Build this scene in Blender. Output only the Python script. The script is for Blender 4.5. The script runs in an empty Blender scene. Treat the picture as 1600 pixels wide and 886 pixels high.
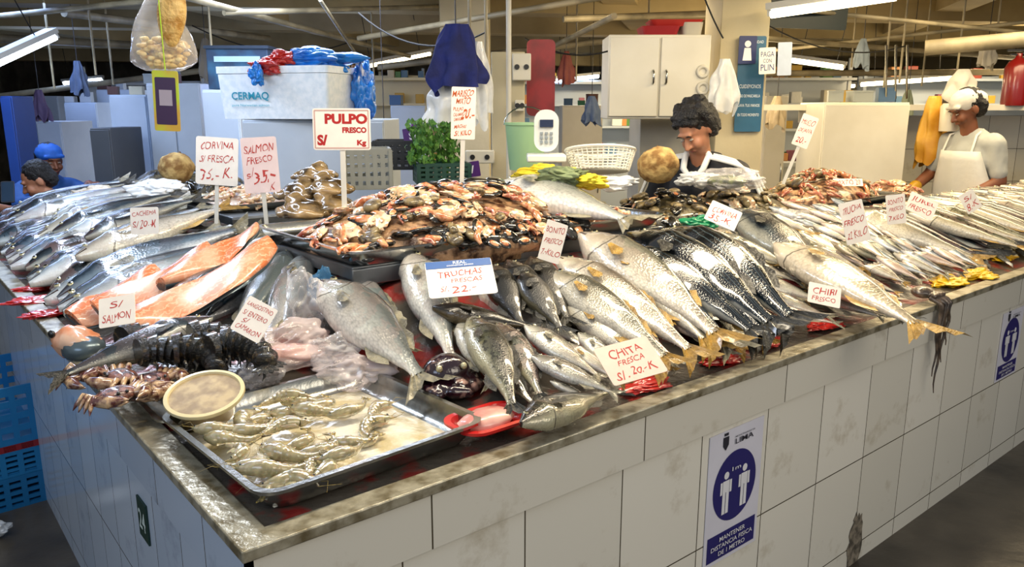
import bpy,bmesh,math,random
from mathutils import Vector,Matrix,Euler,noise
random.seed(7)
R=random.uniform
PI=math.pi
V=Vector
# ---------------- camera calibration -----------------
FL=1225.0; PITCH=math.atan2(273,FL); SP,CP=math.sin(PITCH),math.cos(PITCH)
H=1.55; CAM=V((0,0,H)); FWD=V((0,CP,-SP))
C0=V((-0.42,1.134,0)); ANG=math.radians(39.5)
U=V((math.cos(ANG),math.sin(ANG),0)); W_=V((-math.sin(ANG),math.cos(ANG),0)); Z=V((0,0,1))
def ray(px,py):
    dx=px-800; dy=py-443
    return V((dx,FL*CP-dy*SP,-(FL*SP+dy*CP)))
def pt(px,py,d):
    r=ray(px,py); return CAM+r*(d/r.y)
def pz(px,py,z):
    r=ray(px,py); return CAM+r*((z-H)/r.z)
def uv(u,v,z=0): return C0+U*u+W_*v+Z*z
def touv(p):
    q=V((p.x,p.y,0))-C0; return q.dot(U),q.dot(W_)
def surf(x,y):
    u,v=touv(V((x,y,0)))
    m=max(0,min(u,v)); k=min(1,max(0,(max(u,v)-.5)/.3))
    return .87+.2*min(1,max(0,(m-.1)/.7))*k
def at(px,py,dz=0.0):
    r=ray(px,py); r=r/r.y; d=.8
    while d<9:
        p=CAM+r*d
        if p.z<=surf(p.x,p.y)+dz: return p
        d+=.006
    return p
def nrm(p):
    e=.03
    return V((-(surf(p.x+e,p.y)-surf(p.x-e,p.y))/(2*e),-(surf(p.x,p.y+e)-surf(p.x,p.y-e))/(2*e),1)).normalized()
def pxm(p): return (p-CAM).dot(FWD)/FL
def basis(x,y,z,o):
    m=Matrix.Identity(4)
    for i in range(3):
        m[i][0]=x[i];m[i][1]=y[i];m[i][2]=z[i];m[i][3]=o[i]
    return m
# ---------------- materials -----------------
def hx(s):
    s=s.lstrip('#'); o=[]
    for i in (0,2,4):
        c=int(s[i:i+2],16)/255; o.append(c/12.92 if c<=.04045 else ((c+.055)/1.055)**2.4)
    return tuple(o)+(1,)
MC={}
def mat(name,c,rough=.5,metal=0,c2=None,ns=8,lo=.4,hi=.6,bump=0,bs=40,alpha=1,trans=0,emit=0,coat=0,sss=0,world=False,film=False):
    if name in MC: return MC[name]
    m=bpy.data.materials.new(name); m.use_nodes=True; MC[name]=m
    n=m.node_tree.nodes; l=m.node_tree.links; b=n['Principled BSDF']
    b.inputs['Base Color'].default_value=hx(c); b.inputs['Roughness'].default_value=rough; b.inputs['Metallic'].default_value=metal
    b.inputs['Alpha'].default_value=alpha; b.inputs['Transmission Weight'].default_value=trans
    b.inputs['Coat Weight'].default_value=coat*.8; b.inputs['Coat Roughness'].default_value=.09
    if sss: b.inputs['Subsurface Weight'].default_value=sss; b.inputs['Subsurface Scale'].default_value=.01
    if emit: b.inputs['Emission Color'].default_value=hx(c); b.inputs['Emission Strength'].default_value=emit
    if world:
        g=n.new('ShaderNodeNewGeometry'); src=g.outputs['Position']
    else:
        g=n.new('ShaderNodeTexCoord'); src=g.outputs['Object']
    if c2 is None:
        nz=n.new('ShaderNodeTexNoise'); nz.inputs['Scale'].default_value=ns; nz.inputs['Detail'].default_value=3; l.new(src,nz.inputs['Vector'])
        mp=n.new('ShaderNodeMapRange'); mp.inputs['To Min'].default_value=.88; mp.inputs['To Max'].default_value=1.1; l.new(nz.outputs['Fac'],mp.inputs['Value'])
        mx=n.new('ShaderNodeMix'); mx.data_type='RGBA'; mx.blend_type='MULTIPLY'; mx.inputs[0].default_value=1; mx.inputs[6].default_value=hx(c)
        l.new(mp.outputs[0],mx.inputs[7]); l.new(mx.outputs[2],b.inputs['Base Color'])
    else:
        nz=n.new('ShaderNodeTexNoise'); nz.inputs['Scale'].default_value=ns; nz.inputs['Detail'].default_value=5; l.new(src,nz.inputs['Vector'])
        r=n.new('ShaderNodeValToRGB'); r.color_ramp.elements[0].position=lo; r.color_ramp.elements[1].position=hi
        r.color_ramp.elements[0].color=hx(c); r.color_ramp.elements[1].color=hx(c2)
        l.new(nz.outputs['Fac'],r.inputs[0]); l.new(r.outputs[0],b.inputs['Base Color'])
    if bump:
        nb=n.new('ShaderNodeTexNoise'); nb.inputs['Scale'].default_value=bs; nb.inputs['Detail'].default_value=4; l.new(src,nb.inputs['Vector'])
        bp=n.new('ShaderNodeBump'); bp.inputs['Strength'].default_value=bump; bp.inputs['Distance'].default_value=.01
        l.new(nb.outputs['Fac'],bp.inputs['Height']); l.new(bp.outputs[0],b.inputs['Normal'])
    if film:
        lw=n.new('ShaderNodeLayerWeight'); lw.inputs[0].default_value=.3
        cr=n.new('ShaderNodeTexNoise'); cr.inputs['Scale'].default_value=14; cr.inputs['Detail'].default_value=2; l.new(src,cr.inputs['Vector'])
        mr=n.new('ShaderNodeMapRange'); mr.inputs['From Min'].default_value=.45; mr.inputs['From Max'].default_value=.75; mr.inputs['To Max'].default_value=.25; l.new(cr.outputs['Fac'],mr.inputs['Value'])
        m2=n.new('ShaderNodeMapRange'); m2.inputs['To Min'].default_value=alpha; m2.inputs['To Max'].default_value=min(1,alpha+.4); l.new(lw.outputs['Facing'],m2.inputs['Value'])
        ad=n.new('ShaderNodeMath'); ad.operation='ADD'; ad.use_clamp=True; l.new(mr.outputs[0],ad.inputs[0]); l.new(m2.outputs[0],ad.inputs[1]); l.new(ad.outputs[0],b.inputs['Alpha'])
    return m
def fishmat(name,back,side,belly,spots=0,stripes=0,metal=.15,sc=55,rough=.22,pos=(.12,.36,.62),scale_amt=.5,spotth=.57,coat=.7):
    if name in MC: return MC[name]
    m=bpy.data.materials.new(name); m.use_nodes=True; MC[name]=m
    n=m.node_tree.nodes; l=m.node_tree.links; b=n['Principled BSDF']
    b.inputs['Roughness'].default_value=rough; b.inputs['Metallic'].default_value=metal; b.inputs['Coat Weight'].default_value=coat; b.inputs['Coat Roughness'].default_value=.07
    a=n.new('ShaderNodeAttribute'); a.attribute_name='fc'
    s=n.new('ShaderNodeSeparateColor'); l.new(a.outputs['Color'],s.inputs[0])
    tc=n.new('ShaderNodeTexCoord'); oi=n.new('ShaderNodeObjectInfo')
    def math_(op,x,y=None,z=None):
        k=n.new('ShaderNodeMath'); k.operation=op
        for i,q in enumerate((x,y,z)):
            if q is None: continue
            if isinstance(q,(int,float)): k.inputs[i].default_value=q
            else: l.new(q,k.inputs[i])
        return k.outputs[0]
    nz=n.new('ShaderNodeTexNoise'); nz.noise_dimensions='4D'; nz.inputs['Scale'].default_value=9; nz.inputs['Detail'].default_value=5; l.new(tc.outputs['Object'],nz.inputs['Vector']); l.new(math_('MULTIPLY',oi.outputs['Random'],20.0),nz.inputs['W'])
    rr=math_('ADD',s.outputs[0],math_('MULTIPLY',math_('SUBTRACT',nz.outputs['Fac'],.5),.3))
    rr=math_('ADD',rr,math_('MULTIPLY',math_('SUBTRACT',oi.outputs['Random'],.5),.16))
    r=n.new('ShaderNodeValToRGB'); e=r.color_ramp.elements
    e[0].position=pos[0]; e[0].color=hx(belly); e[1].position=pos[2]; e[1].color=hx(back)
    k=e.new(pos[1]); k.color=hx(side); l.new(rr,r.inputs[0]); col=r.outputs[0]
    def mul(col,fac,c):
        x=n.new('ShaderNodeMix'); x.data_type='RGBA'; l.new(fac,x.inputs[0]); l.new(col,x.inputs[6]); x.inputs[7].default_value=hx(c); return x.outputs[2]
    # per-fish pink flush
    pk=math_('MULTIPLY',math_('MULTIPLY',math_('FRACT',math_('MULTIPLY',oi.outputs['Random'],7.3)),.3),math_('GREATER_THAN',nz.outputs['Fac'],.48)); 
    if metal>.1: col=mul(col,pk,'#b08d84')
    vm=n.new('ShaderNodeMapping'); vm.inputs['Scale'].default_value=(1,1.5,.6); l.new(tc.outputs['Object'],vm.inputs['Vector'])
    vo=n.new('ShaderNodeTexVoronoi'); vo.inputs['Scale'].default_value=sc; l.new(vm.outputs[0],vo.inputs['Vector'])
    sf=math_('MULTIPLY',math_('MULTIPLY',math_('POWER',vo.outputs['Distance'],2.0),scale_amt),math_('GREATER_THAN',s.outputs[1],.2))
    col=mul(col,sf,back)
    if spots:
        v2=n.new('ShaderNodeTexNoise'); v2.inputs['Scale'].default_value=spots; v2.inputs['Detail'].default_value=3; l.new(tc.outputs['Object'],v2.inputs['Vector'])
        f=math_('MULTIPLY',math_('MULTIPLY',math_('GREATER_THAN',v2.outputs['Fac'],spotth),.7),math_('GREATER_THAN',s.outputs[0],.22)); col=mul(col,f,'#100e0a')
    if stripes:
        st=math_('SINE',math_('ADD',math_('MULTIPLY',s.outputs[0],60),math_('MULTIPLY',s.outputs[1],14)))
        f=math_('MULTIPLY',math_('MULTIPLY',math_('GREATER_THAN',st,.85),math_('GREATER_THAN',s.outputs[0],.5)),.2); col=mul(col,f,'#7f98a2')
    sx=n.new('ShaderNodeSeparateXYZ'); l.new(tc.outputs['Object'],sx.inputs[0])
    dd=math_('SQRT',math_('ADD',math_('POWER',math_('SUBTRACT',sx.outputs[0],.11),2),math_('POWER',math_('MULTIPLY',sx.outputs[1],.9),2)))
    g=math_('MULTIPLY',math_('MULTIPLY',math_('COMPARE',dd,.115,.004),math_('GREATER_THAN',sx.outputs[0],.14)),.7); col=mul(col,g,'#2a2420')
    g=math_('MULTIPLY',math_('LESS_THAN',s.outputs[1],.065),math_('COMPARE',s.outputs[0],.40,.045)); col=mul(col,g,'#3a211c')
    l.new(col,b.inputs['Base Color'])
    bp=n.new('ShaderNodeBump'); bp.inputs['Strength'].default_value=.15; bp.inputs['Distance'].default_value=.006; l.new(vo.outputs['Distance'],bp.inputs['Height']); l.new(bp.outputs[0],b.inputs['Normal'])
    return m
# ---------------- geometry accumulator -----------------
COL=bpy.context.scene.collection
class G:
    def __init__(s): s.v=[];s.f=[];s.m=[]
    def add(s,vs,fs,mi=0,M=None):
        b=len(s.v)
        s.v+= [ (M@V(v)) if M else V(v) for v in vs]
        s.f+= [tuple(i+b for i in f) for f in fs]; s.m+=[mi]*len(fs); return s
    def box(s,c,d,mi=0,M=None):
        x,y,z=c;a,b,e=d[0]/2,d[1]/2,d[2]/2
        vs=[(x+i*a,y+j*b,z+k*e) for k in(-1,1) for j in(-1,1) for i in(-1,1)]
        return s.add(vs,[(0,2,3,1),(4,5,7,6),(0,1,5,4),(2,6,7,3),(0,4,6,2),(1,3,7,5)],mi,M)
    def tube(s,ps,rs,n=8,mi=0,M=None,cap=True):
        ps=[V(p) for p in ps]
        if not hasattr(rs,'__len__'): rs=[rs]*len(ps)
        vs=[];fs=[];up=V((0,0,1));
        for i,p in enumerate(ps):
            t=(ps[min(i+1,len(ps)-1)]-ps[max(i-1,0)])
            if t.length<1e-9: t=V((0,0,1))
            t.normalize()
            a=t.cross(up)
            if a.length<.05: a=t.cross(V((1,0,0)))
            a.normalize(); up=a.cross(t).normalized(); b=up
            for j in range(n):
                q=2*PI*j/n; vs.append(p+a*(rs[i]*math.cos(q))+b*(rs[i]*math.sin(q)))
        L=len(ps)
        for i in range(L-1):
            for j in range(n):
                k=(j+1)%n; fs.append((i*n+j,i*n+k,(i+1)*n+k,(i+1)*n+j))
        if cap: fs.append(tuple(range(n-1,-1,-1))); fs.append(tuple((L-1)*n+j for j in range(n)))
        return s.add(vs,fs,mi,M)
    def ell(s,c,r,mi=0,M=None,n=12,k=8,fn=None):
        vs=[];fs=[]
        if not hasattr(r,'__len__'): r=(r,r,r)
        for i in range(k+1):
            a=PI*i/k
            for j in range(n):
                b=2*PI*j/n; d=V((math.sin(a)*math.cos(b),math.sin(a)*math.sin(b),math.cos(a)))
                q=fn(d) if fn else 1
                vs.append((c[0]+d.x*r[0]*q,c[1]+d.y*r[1]*q,c[2]+d.z*r[2]*q))
        for i in range(k):
            for j in range(n):
                e=(j+1)%n
                fs.append((i*n+j,(i+1)*n+j,(i+1)*n+e,i*n+e))
        return s.add(vs,fs,mi,M)
    def loft(s,rings,mi=0,M=None,cap0=True,cap1=True):
        n=len(rings[0]);vs=[p for r in rings for p in r];fs=[]
        for i in range(len(rings)-1):
            for j in range(n):
                k=(j+1)%n; fs.append((i*n+j,i*n+k,(i+1)*n+k,(i+1)*n+j))
        if cap0: fs.append(tuple(range(n-1,-1,-1)))
        if cap1: fs.append(tuple((len(rings)-1)*n+j for j in range(n)))
        return s.add(vs,fs,mi,M)
    def obj(s,name,mats,smooth=35,M=None,bevel=0,merge=False):
        me=bpy.data.meshes.new(name); me.from_pydata([tuple(v) for v in s.v],[],s.f)
        if not isinstance(mats,(list,tuple)): mats=[mats]
        for m in mats: me.materials.append(m)
        me.polygons.foreach_set('material_index',s.m)
        if merge:
            bm=bmesh.new(); bm.from_mesh(me); bmesh.ops.remove_doubles(bm,verts=bm.verts,dist=1e-5); bm.to_mesh(me); bm.free()
        if smooth:
            me.shade_smooth(); me.set_sharp_from_angle(angle=math.radians(smooth))
        me.update()
        o=bpy.data.objects.new(name,me); COL.objects.link(o)
        if M is not None: o.matrix_world=M
        if bevel:
            b=o.modifiers.new('b','BEVEL'); b.width=bevel; b.segments=2; b.limit_method='ANGLE'
        return o
def top(o,label,cat,group=None):
    o['label']=label;o['category']=cat
    if group:o['group']=group
    return o
def part(o,p,label=None):
    o.parent=p
    if label:o['label']=label
    return o
def empty(name,M):
    o=bpy.data.objects.new(name,None); o.empty_display_size=.05; COL.objects.link(o); o.matrix_world=M; return o
def dup(src,M):
    o=src.copy(); COL.objects.link(o); o.matrix_world=M
    for c in src.children:
        d=c.copy(); COL.objects.link(d); d.parent=o
        for e in c.children:
            x=e.copy(); COL.objects.link(x); x.parent=d
    return o
def kill(o):
    for c in list(o.children): kill(c)
    bpy.data.objects.remove(o)
def struct(o): o['kind']='structure'; return o
T=Matrix.Translation
def RX(a): return Matrix.Rotation(a,4,'X')
def RY(a): return Matrix.Rotation(a,4,'Y')
def RZ(a): return Matrix.Rotation(a,4,'Z')
def SC(x,y,z): return Matrix.Diagonal((x,y,z,1))
def rrect(w,d,r,z,n=6):
    o=[]
    for q,(sx,sy) in enumerate(((1,1),(-1,1),(-1,-1),(1,-1))):
        for i in range(n):
            a=PI/2*q+PI/2*i/(n-1); o.append((sx*(w/2-r)+r*math.cos(a),sy*(d/2-r)+r*math.sin(a),z))
    return o
def blob(name,prims,vox,mats,M=None,smooth=3,disp=None):
    g=G()
    for p in prims:
        if p[0]=='c':
            a,ra,b,rb=V(p[1]),p[2],V(p[3]),p[4]
            g.ell(a,ra);g.ell(b,rb)
            if (b-a).length>1e-4: g.tube([a,b],[ra,rb],12)
        else:
            g.ell((0,0,0),p[2],M=T(V(p[1]))@(p[3] if len(p)>3 else Matrix.Identity(4)),n=16,k=10)
    o=g.obj(name,mats,0,merge=True)
    m=o.modifiers.new('r','REMESH'); m.mode='VOXEL'; m.voxel_size=vox; m.use_smooth_shade=True
    s=o.modifiers.new('s','SMOOTH'); s.iterations=smooth; s.factor=.5
    dg=bpy.context.evaluated_depsgraph_get()
    me=bpy.data.meshes.new_from_object(o.evaluated_get(dg)); o.modifiers.clear(); o.data=me
    if disp:
        for v in me.vertices: v.co+=v.normal*disp(v.co)
    if len(me.materials)==0:
        me.materials.append(mats)
    me.shade_smooth()
    if M is not None:o.matrix_world=M
    return o
# ---------------- text -----------------
TXT={}
def text_geo(s,bold=0.0):
    if (s,bold) in TXT: return TXT[(s,bold)]
    cu=bpy.data.curves.new('t','FONT'); cu.body=s; cu.offset=bold; cu.resolution_u=3
    o=bpy.data.objects.new('t',cu); COL.objects.link(o)
    dg=bpy.context.evaluated_depsgraph_get(); me=bpy.data.meshes.new_from_object(o.evaluated_get(dg))
    vs=[v.co.copy() for v in me.vertices]; fs=[tuple(p.vertices) for p in me.polygons]
    bpy.data.objects.remove(o); bpy.data.curves.remove(cu); bpy.data.meshes.remove(me)
    x0=min(v.x for v in vs);x1=max(v.x for v in vs);y0=min(v.y for v in vs);y1=max(v.y for v in vs)
    vs=[((v.x-x0)/(x1-x0)-.5,(v.y-y0)/max(y1-y0,.3)-.5,0) for v in vs]
    TXT[(s,bold)]=(vs,fs); return TXT[(s,bold)]
def lettering(parent,w,h,lines,z=.0015,hand=True,bold=.012):
    g=G();mats=[];idx={}
    for ln in lines:
        s,x,y,lh,lw,c=ln[:6]
        if c not in idx: idx[c]=len(mats); mats.append(mat('ink_'+c,c,.6))
        vs,fs=text_geo(s,bold)
        o=[]
        for a,b,_ in vs:
            X=x*w+a*lw*w; Y=y*h+b*lh*h
            if hand:
                q=V((X*38+len(s),Y*38,x*9)); X+=noise.noise(q)*lh*h*.28+b*lh*h*.15; Y+=noise.noise(q+V((7,3,1)))*lh*h*.32+a*lh*h*.3
            o.append((X,Y,z))
        g.add(o,fs,idx[c])
    o=g.obj('lettering',mats,0); part(o,parent); return o
RED='#c0423a'; SRED='#b01510'
def card(px,py,wpx,hpx,roll,lines,label,d=None,dz=.05,yaw=0,lean=12,stick=0,col='#f3ebdf',hand=True,border=None,name='price_card',bold=None):
    if d is None: d=at(px,py+hpx*.4,dz).y
    p=pt(px,py,d); k=pxm(p); w,h=wpx*k,hpx*k/max(.5,math.cos(math.radians(max(0,lean-12))))
    M=T(p)@RZ(math.radians(yaw))@RX(PI/2-math.radians(lean))@RZ(math.radians(roll))
    g=G();r=min(w,h)*.06
    g.loft([rrect(w,h,r,-.001,4),rrect(w,h,r,.001,4)])
    o=g.obj(name,mat('card_'+col,col,.4,c2=None,ns=20,bump=.05),35,M)
    top(o,label,'price card' if name=='price_card' else name.replace('_',' '))
    if border:
        b=G(); t=.035*w
        for x,y,a,c in ((0,h/2-t,w-t*2,t*.6),(0,-h/2+t,w-t*2,t*.6),(w/2-t,0,t*.6,h-t*2),(-w/2+t,0,t*.6,h-t*2)): b.box((x,y,.0015),(a,c,.0008))
        part(b.obj('card_border',mat('ink_'+border,border,.6),0),o)
    if lines: lettering(o,w,h,lines,hand=hand,bold=(bold if bold is not None else (.0 if hand else .03)))
    if stick:
        b=G(); b.box((0,-h/2-stick/2+.02,-.004),(.016,stick+.04,.004)); part(b.obj('stick',mat('stickwhite','#d9d6cc',.5),35),o,'pale plastic stick')
    return o
# ================= SETTING =================
CL=2.85
m_floor=mat('wetfloor','#5b5347',.3,c2='#2f2b26',ns=3,lo=.35,hi=.7,bump=.3,bs=12,world=True)
g=G();g.add([(-11,-3,0),(13,-3,0),(13,22,0),(-11,22,0)],[(0,1,2,3)]);struct(g.obj('floor',m_floor,0))
m_ceil=mat('ceilpaint','#958869',.9,c2='#625945',ns=1.2,bump=.2,world=True)
g=G();g.add([(-11,3.2,CL),(13,3.2,CL),(13,22,CL),(-11,22,CL)],[(3,2,1,0)]);struct(g.obj('ceiling',m_ceil,0))
m_wall=mat('hallwall','#85837c',.8,c2='#55554f',ns=1.5,world=True)
for nm,a,b in (('wall_back',(-11,22),(13,22)),('wall_left',(-11,-3),(-11,22)),('wall_right',(13,22),(13,-3))):
    g=G();g.add([(a[0],a[1],0),(b[0],b[1],0),(b[0],b[1],CL),(a[0],a[1],CL)],[(0,1,2,3)]);struct(g.obj(nm,m_wall,0))
m_beam=mat('beampaint','#b5a37a',.75,c2='#93835f',ns=1,bump=.15,bs=15,world=True)
k=0
for y_,a_,zz_,hh_ in ((5.7,9,2.56,.5),(7.4,9,2.5,.5),(9.6,9,2.5,.45),(12.5,9,2.5,.45),(16,9,2.5,.45)):
    g=G();g.box((0,0,0),(24,.3,hh_)); k+=1
    struct(g.obj('trim_%d'%k,m_beam,35,T(V((1.5,y_,zz_+.1)))@RZ(math.radians(a_))))
for u in (-4.8,-1.5,2.4,5.4):
    g=G();g.box((0,0,0),(.28,16,.42)); k+=1
    struct(g.obj('trim_%d'%k,m_beam,35,T(V((u,13,2.64)))@RZ(math.radians(-14))))
# ================= COUNTER =================
def tilemat(name,w,h,offx,offz,c1,c2,rough=.16,dirt='#a8946a'):
    m=bpy.data.materials.new(name);m.use_nodes=True;n=m.node_tree.nodes;l=m.node_tree.links;b=n['Principled BSDF']
    uvn=n.new('ShaderNodeUVMap');uvn.uv_map='UVMap'
    mp=n.new('ShaderNodeMapping');mp.inputs['Location'].default_value=(offx,offz,0);l.new(uvn.outputs[0],mp.inputs[0])
    br=n.new('ShaderNodeTexBrick');br.offset=0;br.inputs['Scale'].default_value=1;br.inputs['Brick Width'].default_value=w;br.inputs['Row Height'].default_value=h
    br.inputs['Mortar Size'].default_value=.002;br.inputs['Mortar Smooth'].default_value=.2
    br.inputs['Color1'].default_value=hx(c1);br.inputs['Color2'].default_value=hx(c2);br.inputs['Mortar'].default_value=hx('#4d4536')
    l.new(mp.outputs[0],br.inputs[0])
    nz=n.new('ShaderNodeTexNoise');nz.inputs['Scale'].default_value=5;nz.inputs['Detail'].default_value=9;nz.inputs['Roughness'].default_value=.65;l.new(uvn.outputs[0],nz.inputs[0])
    r=n.new('ShaderNodeValToRGB');r.color_ramp.elements[0].position=.27;r.color_ramp.elements[1].position=.42;r.color_ramp.elements[0].color=hx(dirt);r.color_ramp.elements[1].color=(1,1,1,1);l.new(nz.outputs[0],r.inputs[0])
    x=n.new('ShaderNodeMix');x.data_type='RGBA';x.blend_type='MULTIPLY';x.inputs[0].default_value=.5;l.new(br.outputs[0],x.inputs[6]);l.new(r.outputs[0],x.inputs[7]);l.new(x.outputs[2],b.inputs['Base Color'])
    b.inputs['Roughness'].default_value=rough
    bp=n.new('ShaderNodeBump');bp.invert=True;bp.inputs['Strength'].default_value=.6;bp.inputs['Distance'].default_value=.004;l.new(br.outputs['Fac'],bp.inputs['Height']);l.new(bp.outputs[0],b.inputs['Normal'])
    return m
def facing(name,a,b,z0,z1,m,flip=1):
    me=bpy.data.meshes.new(name);L=(b-a).length
    me.from_pydata([tuple(a+Z*z0),tuple(b+Z*z0),tuple(b+Z*z1),tuple(a+Z*z1)],[],[(0,1,2,3) if flip>0 else (3,2,1,0)])
    uvl=me.uv_layers.new(name='UVMap');co=[(0,z0),(L,z0),(L,z1),(0,z1)]
    if flip<0: co=co[::-1]
    for i,c in enumerate(co): uvl.data[i].uv=c
    me.materials.append(m);o=bpy.data.objects.new(name,me);COL.objects.link(o);return o
LU,LV=6.6,4.3
steel=mat('brushed_steel','#c0c1be',.22,1,c2='#989994',ns=4,bump=.06,bs=60)
steel_d=mat('dull_steel','#85888a',.4,.8,c2='#606365',ns=4,bump=.1,bs=30)
cnt=empty('tiled_counter',T(C0)); top(cnt,'white tiled market counter in an L with metal edging','counter')
Ci=Matrix.Translation(-C0)
def cpart(o,label=None):
    o.parent=cnt; o.matrix_parent_inverse=Ci; 
    if label:o['label']=label
O=uv(0,0)
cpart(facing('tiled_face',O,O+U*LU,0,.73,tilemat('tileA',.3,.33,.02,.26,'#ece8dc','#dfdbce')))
cpart(facing('tiled_face',O,O+W_*LV,0,.73,tilemat('tileB_cool_lit',.2,.33,.0,.26,'#c4d0de','#b4c2d3',dirt='#8a93a0'),-1))  # white tiles, the cool light on this side painted in as blue
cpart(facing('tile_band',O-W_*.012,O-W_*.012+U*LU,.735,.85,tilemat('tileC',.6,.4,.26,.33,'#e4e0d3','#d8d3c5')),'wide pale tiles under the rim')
cpart(facing('tile_band',O-U*.012,O-U*.012+W_*LV,.735,.85,tilemat('tileD_cool_lit',.3,.4,.1,.33,'#c0ccdb','#b0becf',dirt='#8a93a0'),-1),'wide pale tiles under the rim')  # band tiles carry the same cool light tint in their colour
g=G()
P=[uv(-.02,-.02),uv(LU,-.02),uv(LU,.035),uv(.04,.035),uv(.04,LV),uv(-.02,LV)]
lo=[p+Z*.850 for p in P];hi=[p+Z*.872 for p in P]
g.add(lo+hi,[(0,1,7,6),(1,2,8,7),(2,3,9,8),(3,4,10,9),(4,5,11,10),(5,0,6,11),(6,7,8,9),(6,9,10,11),(0,3,2,1),(0,5,4,3)])
e=g.obj('metal_rim',mat('rimmetal','#b9b29c',.3,.4,c2='#766b50',ns=24,lo=.42,hi=.68,bump=.3,bs=60,world=True),30,bevel=.003); cpart(e,'scratched aluminium edging')
g=G()
def bedgrid(us,vs,g):
    base=[[ (lambda p: (p.x,p.y,surf(p.x,p.y)-.004))(uv(u,v)) for v in vs] for u in us]
    vv=[q for r in base for q in r];n=len(vs);fs=[]
    for i in range(len(us)-1):
        for j in range(n-1): fs.append((i*n+j,(i+1)*n+j,(i+1)*n+j+1,i*n+j+1))
    g.add(vv,fs)
bedgrid([.03+.02*i for i in range(40)]+[.85+.1*i for i in range(58)],[.03+.04*i for i in range(20)],g)
bedgrid([.03+.04*i for i in range(20)],[.79+.1*i for i in range(36)],g)
bed=g.obj('display_bed',mat('bedmix','#59534b',.2,.2,c2='#8f2e2a',ns=9,lo=.52,hi=.62,bump=.4,bs=30,world=True),35,merge=True); cpart(bed,'wet display surface with red plastic sheeting')
g=G()
for a,b in ((uv(.79,.79),uv(LU,.79)),(uv(.79,.79),uv(.79,LV))):
    g.add([a,b,b+Z*1.066,a+Z*1.066],[(0,1,2,3)])
cpart(g.obj('inner_panel',steel_d,0))
def blk(name,u0,u1,v0,v1,z0,z1,m,label,cat,bevel=.004):
    g=G();w,d,h=u1-u0,v1-v0,z1-z0
    g.box((0,0,h-.02),(w,d,.04)); g.box((0,-d/2-.006,h-.03),(w+.012,.012,.05)); g.box((0,0,h*.5),(w-.06,d-.06,h-.04))
    for i in range(int(w/.6)+1): g.box((-w/2+.02+i*(w-.04)/max(1,int(w/.6)),-d/2-.003,h*.5),(.025,.01,h*.92))
    o=g.obj(name,m,35,T(uv((u0+u1)/2,(v0+v1)/2,z0))@RZ(ANG),bevel=bevel);return top(o,label,cat)
blk('steel_stand',.63,1.93,.81,1.45,0,1.115,steel_d,'dark stainless stand raised behind the fish bank','stand')
blk('steel_stand',1.97,4.6,.84,1.32,0,1.05,steel_d,'long stainless stand carrying shellfish trays','stand')
def tray(name,w,d,h,M,label,m=steel,cat='tray',r=.04):
    g=G()
    rings=[rrect(w-.06,d-.06,r,0),rrect(w-.03,d-.03,r,h*.5),rrect(w-.02,d-.02,r,h-.004),rrect(w,d,r+.005,h-.006),rrect(w,d,r+.005,h),rrect(w-.024,d-.024,r,h),rrect(w-.034,d-.034,r,h*.5),rrect(w-.066,d-.066,r,.003)]
    g.loft(rings);o=g.obj(name,m,50,M);return top(o,label,cat)
TM=T(uv(.275,.30,.874))@RZ(ANG+math.radians(3))
tray('metal_tray',.50,.50,.048,TM,'shiny stainless tray of raw shrimp at the counter corner')
tray('metal_tray',1.34,.70,.045,T(uv(1.28,1.12,1.118))@RZ(ANG),'large stainless tray heaped with mixed seafood')
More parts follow.
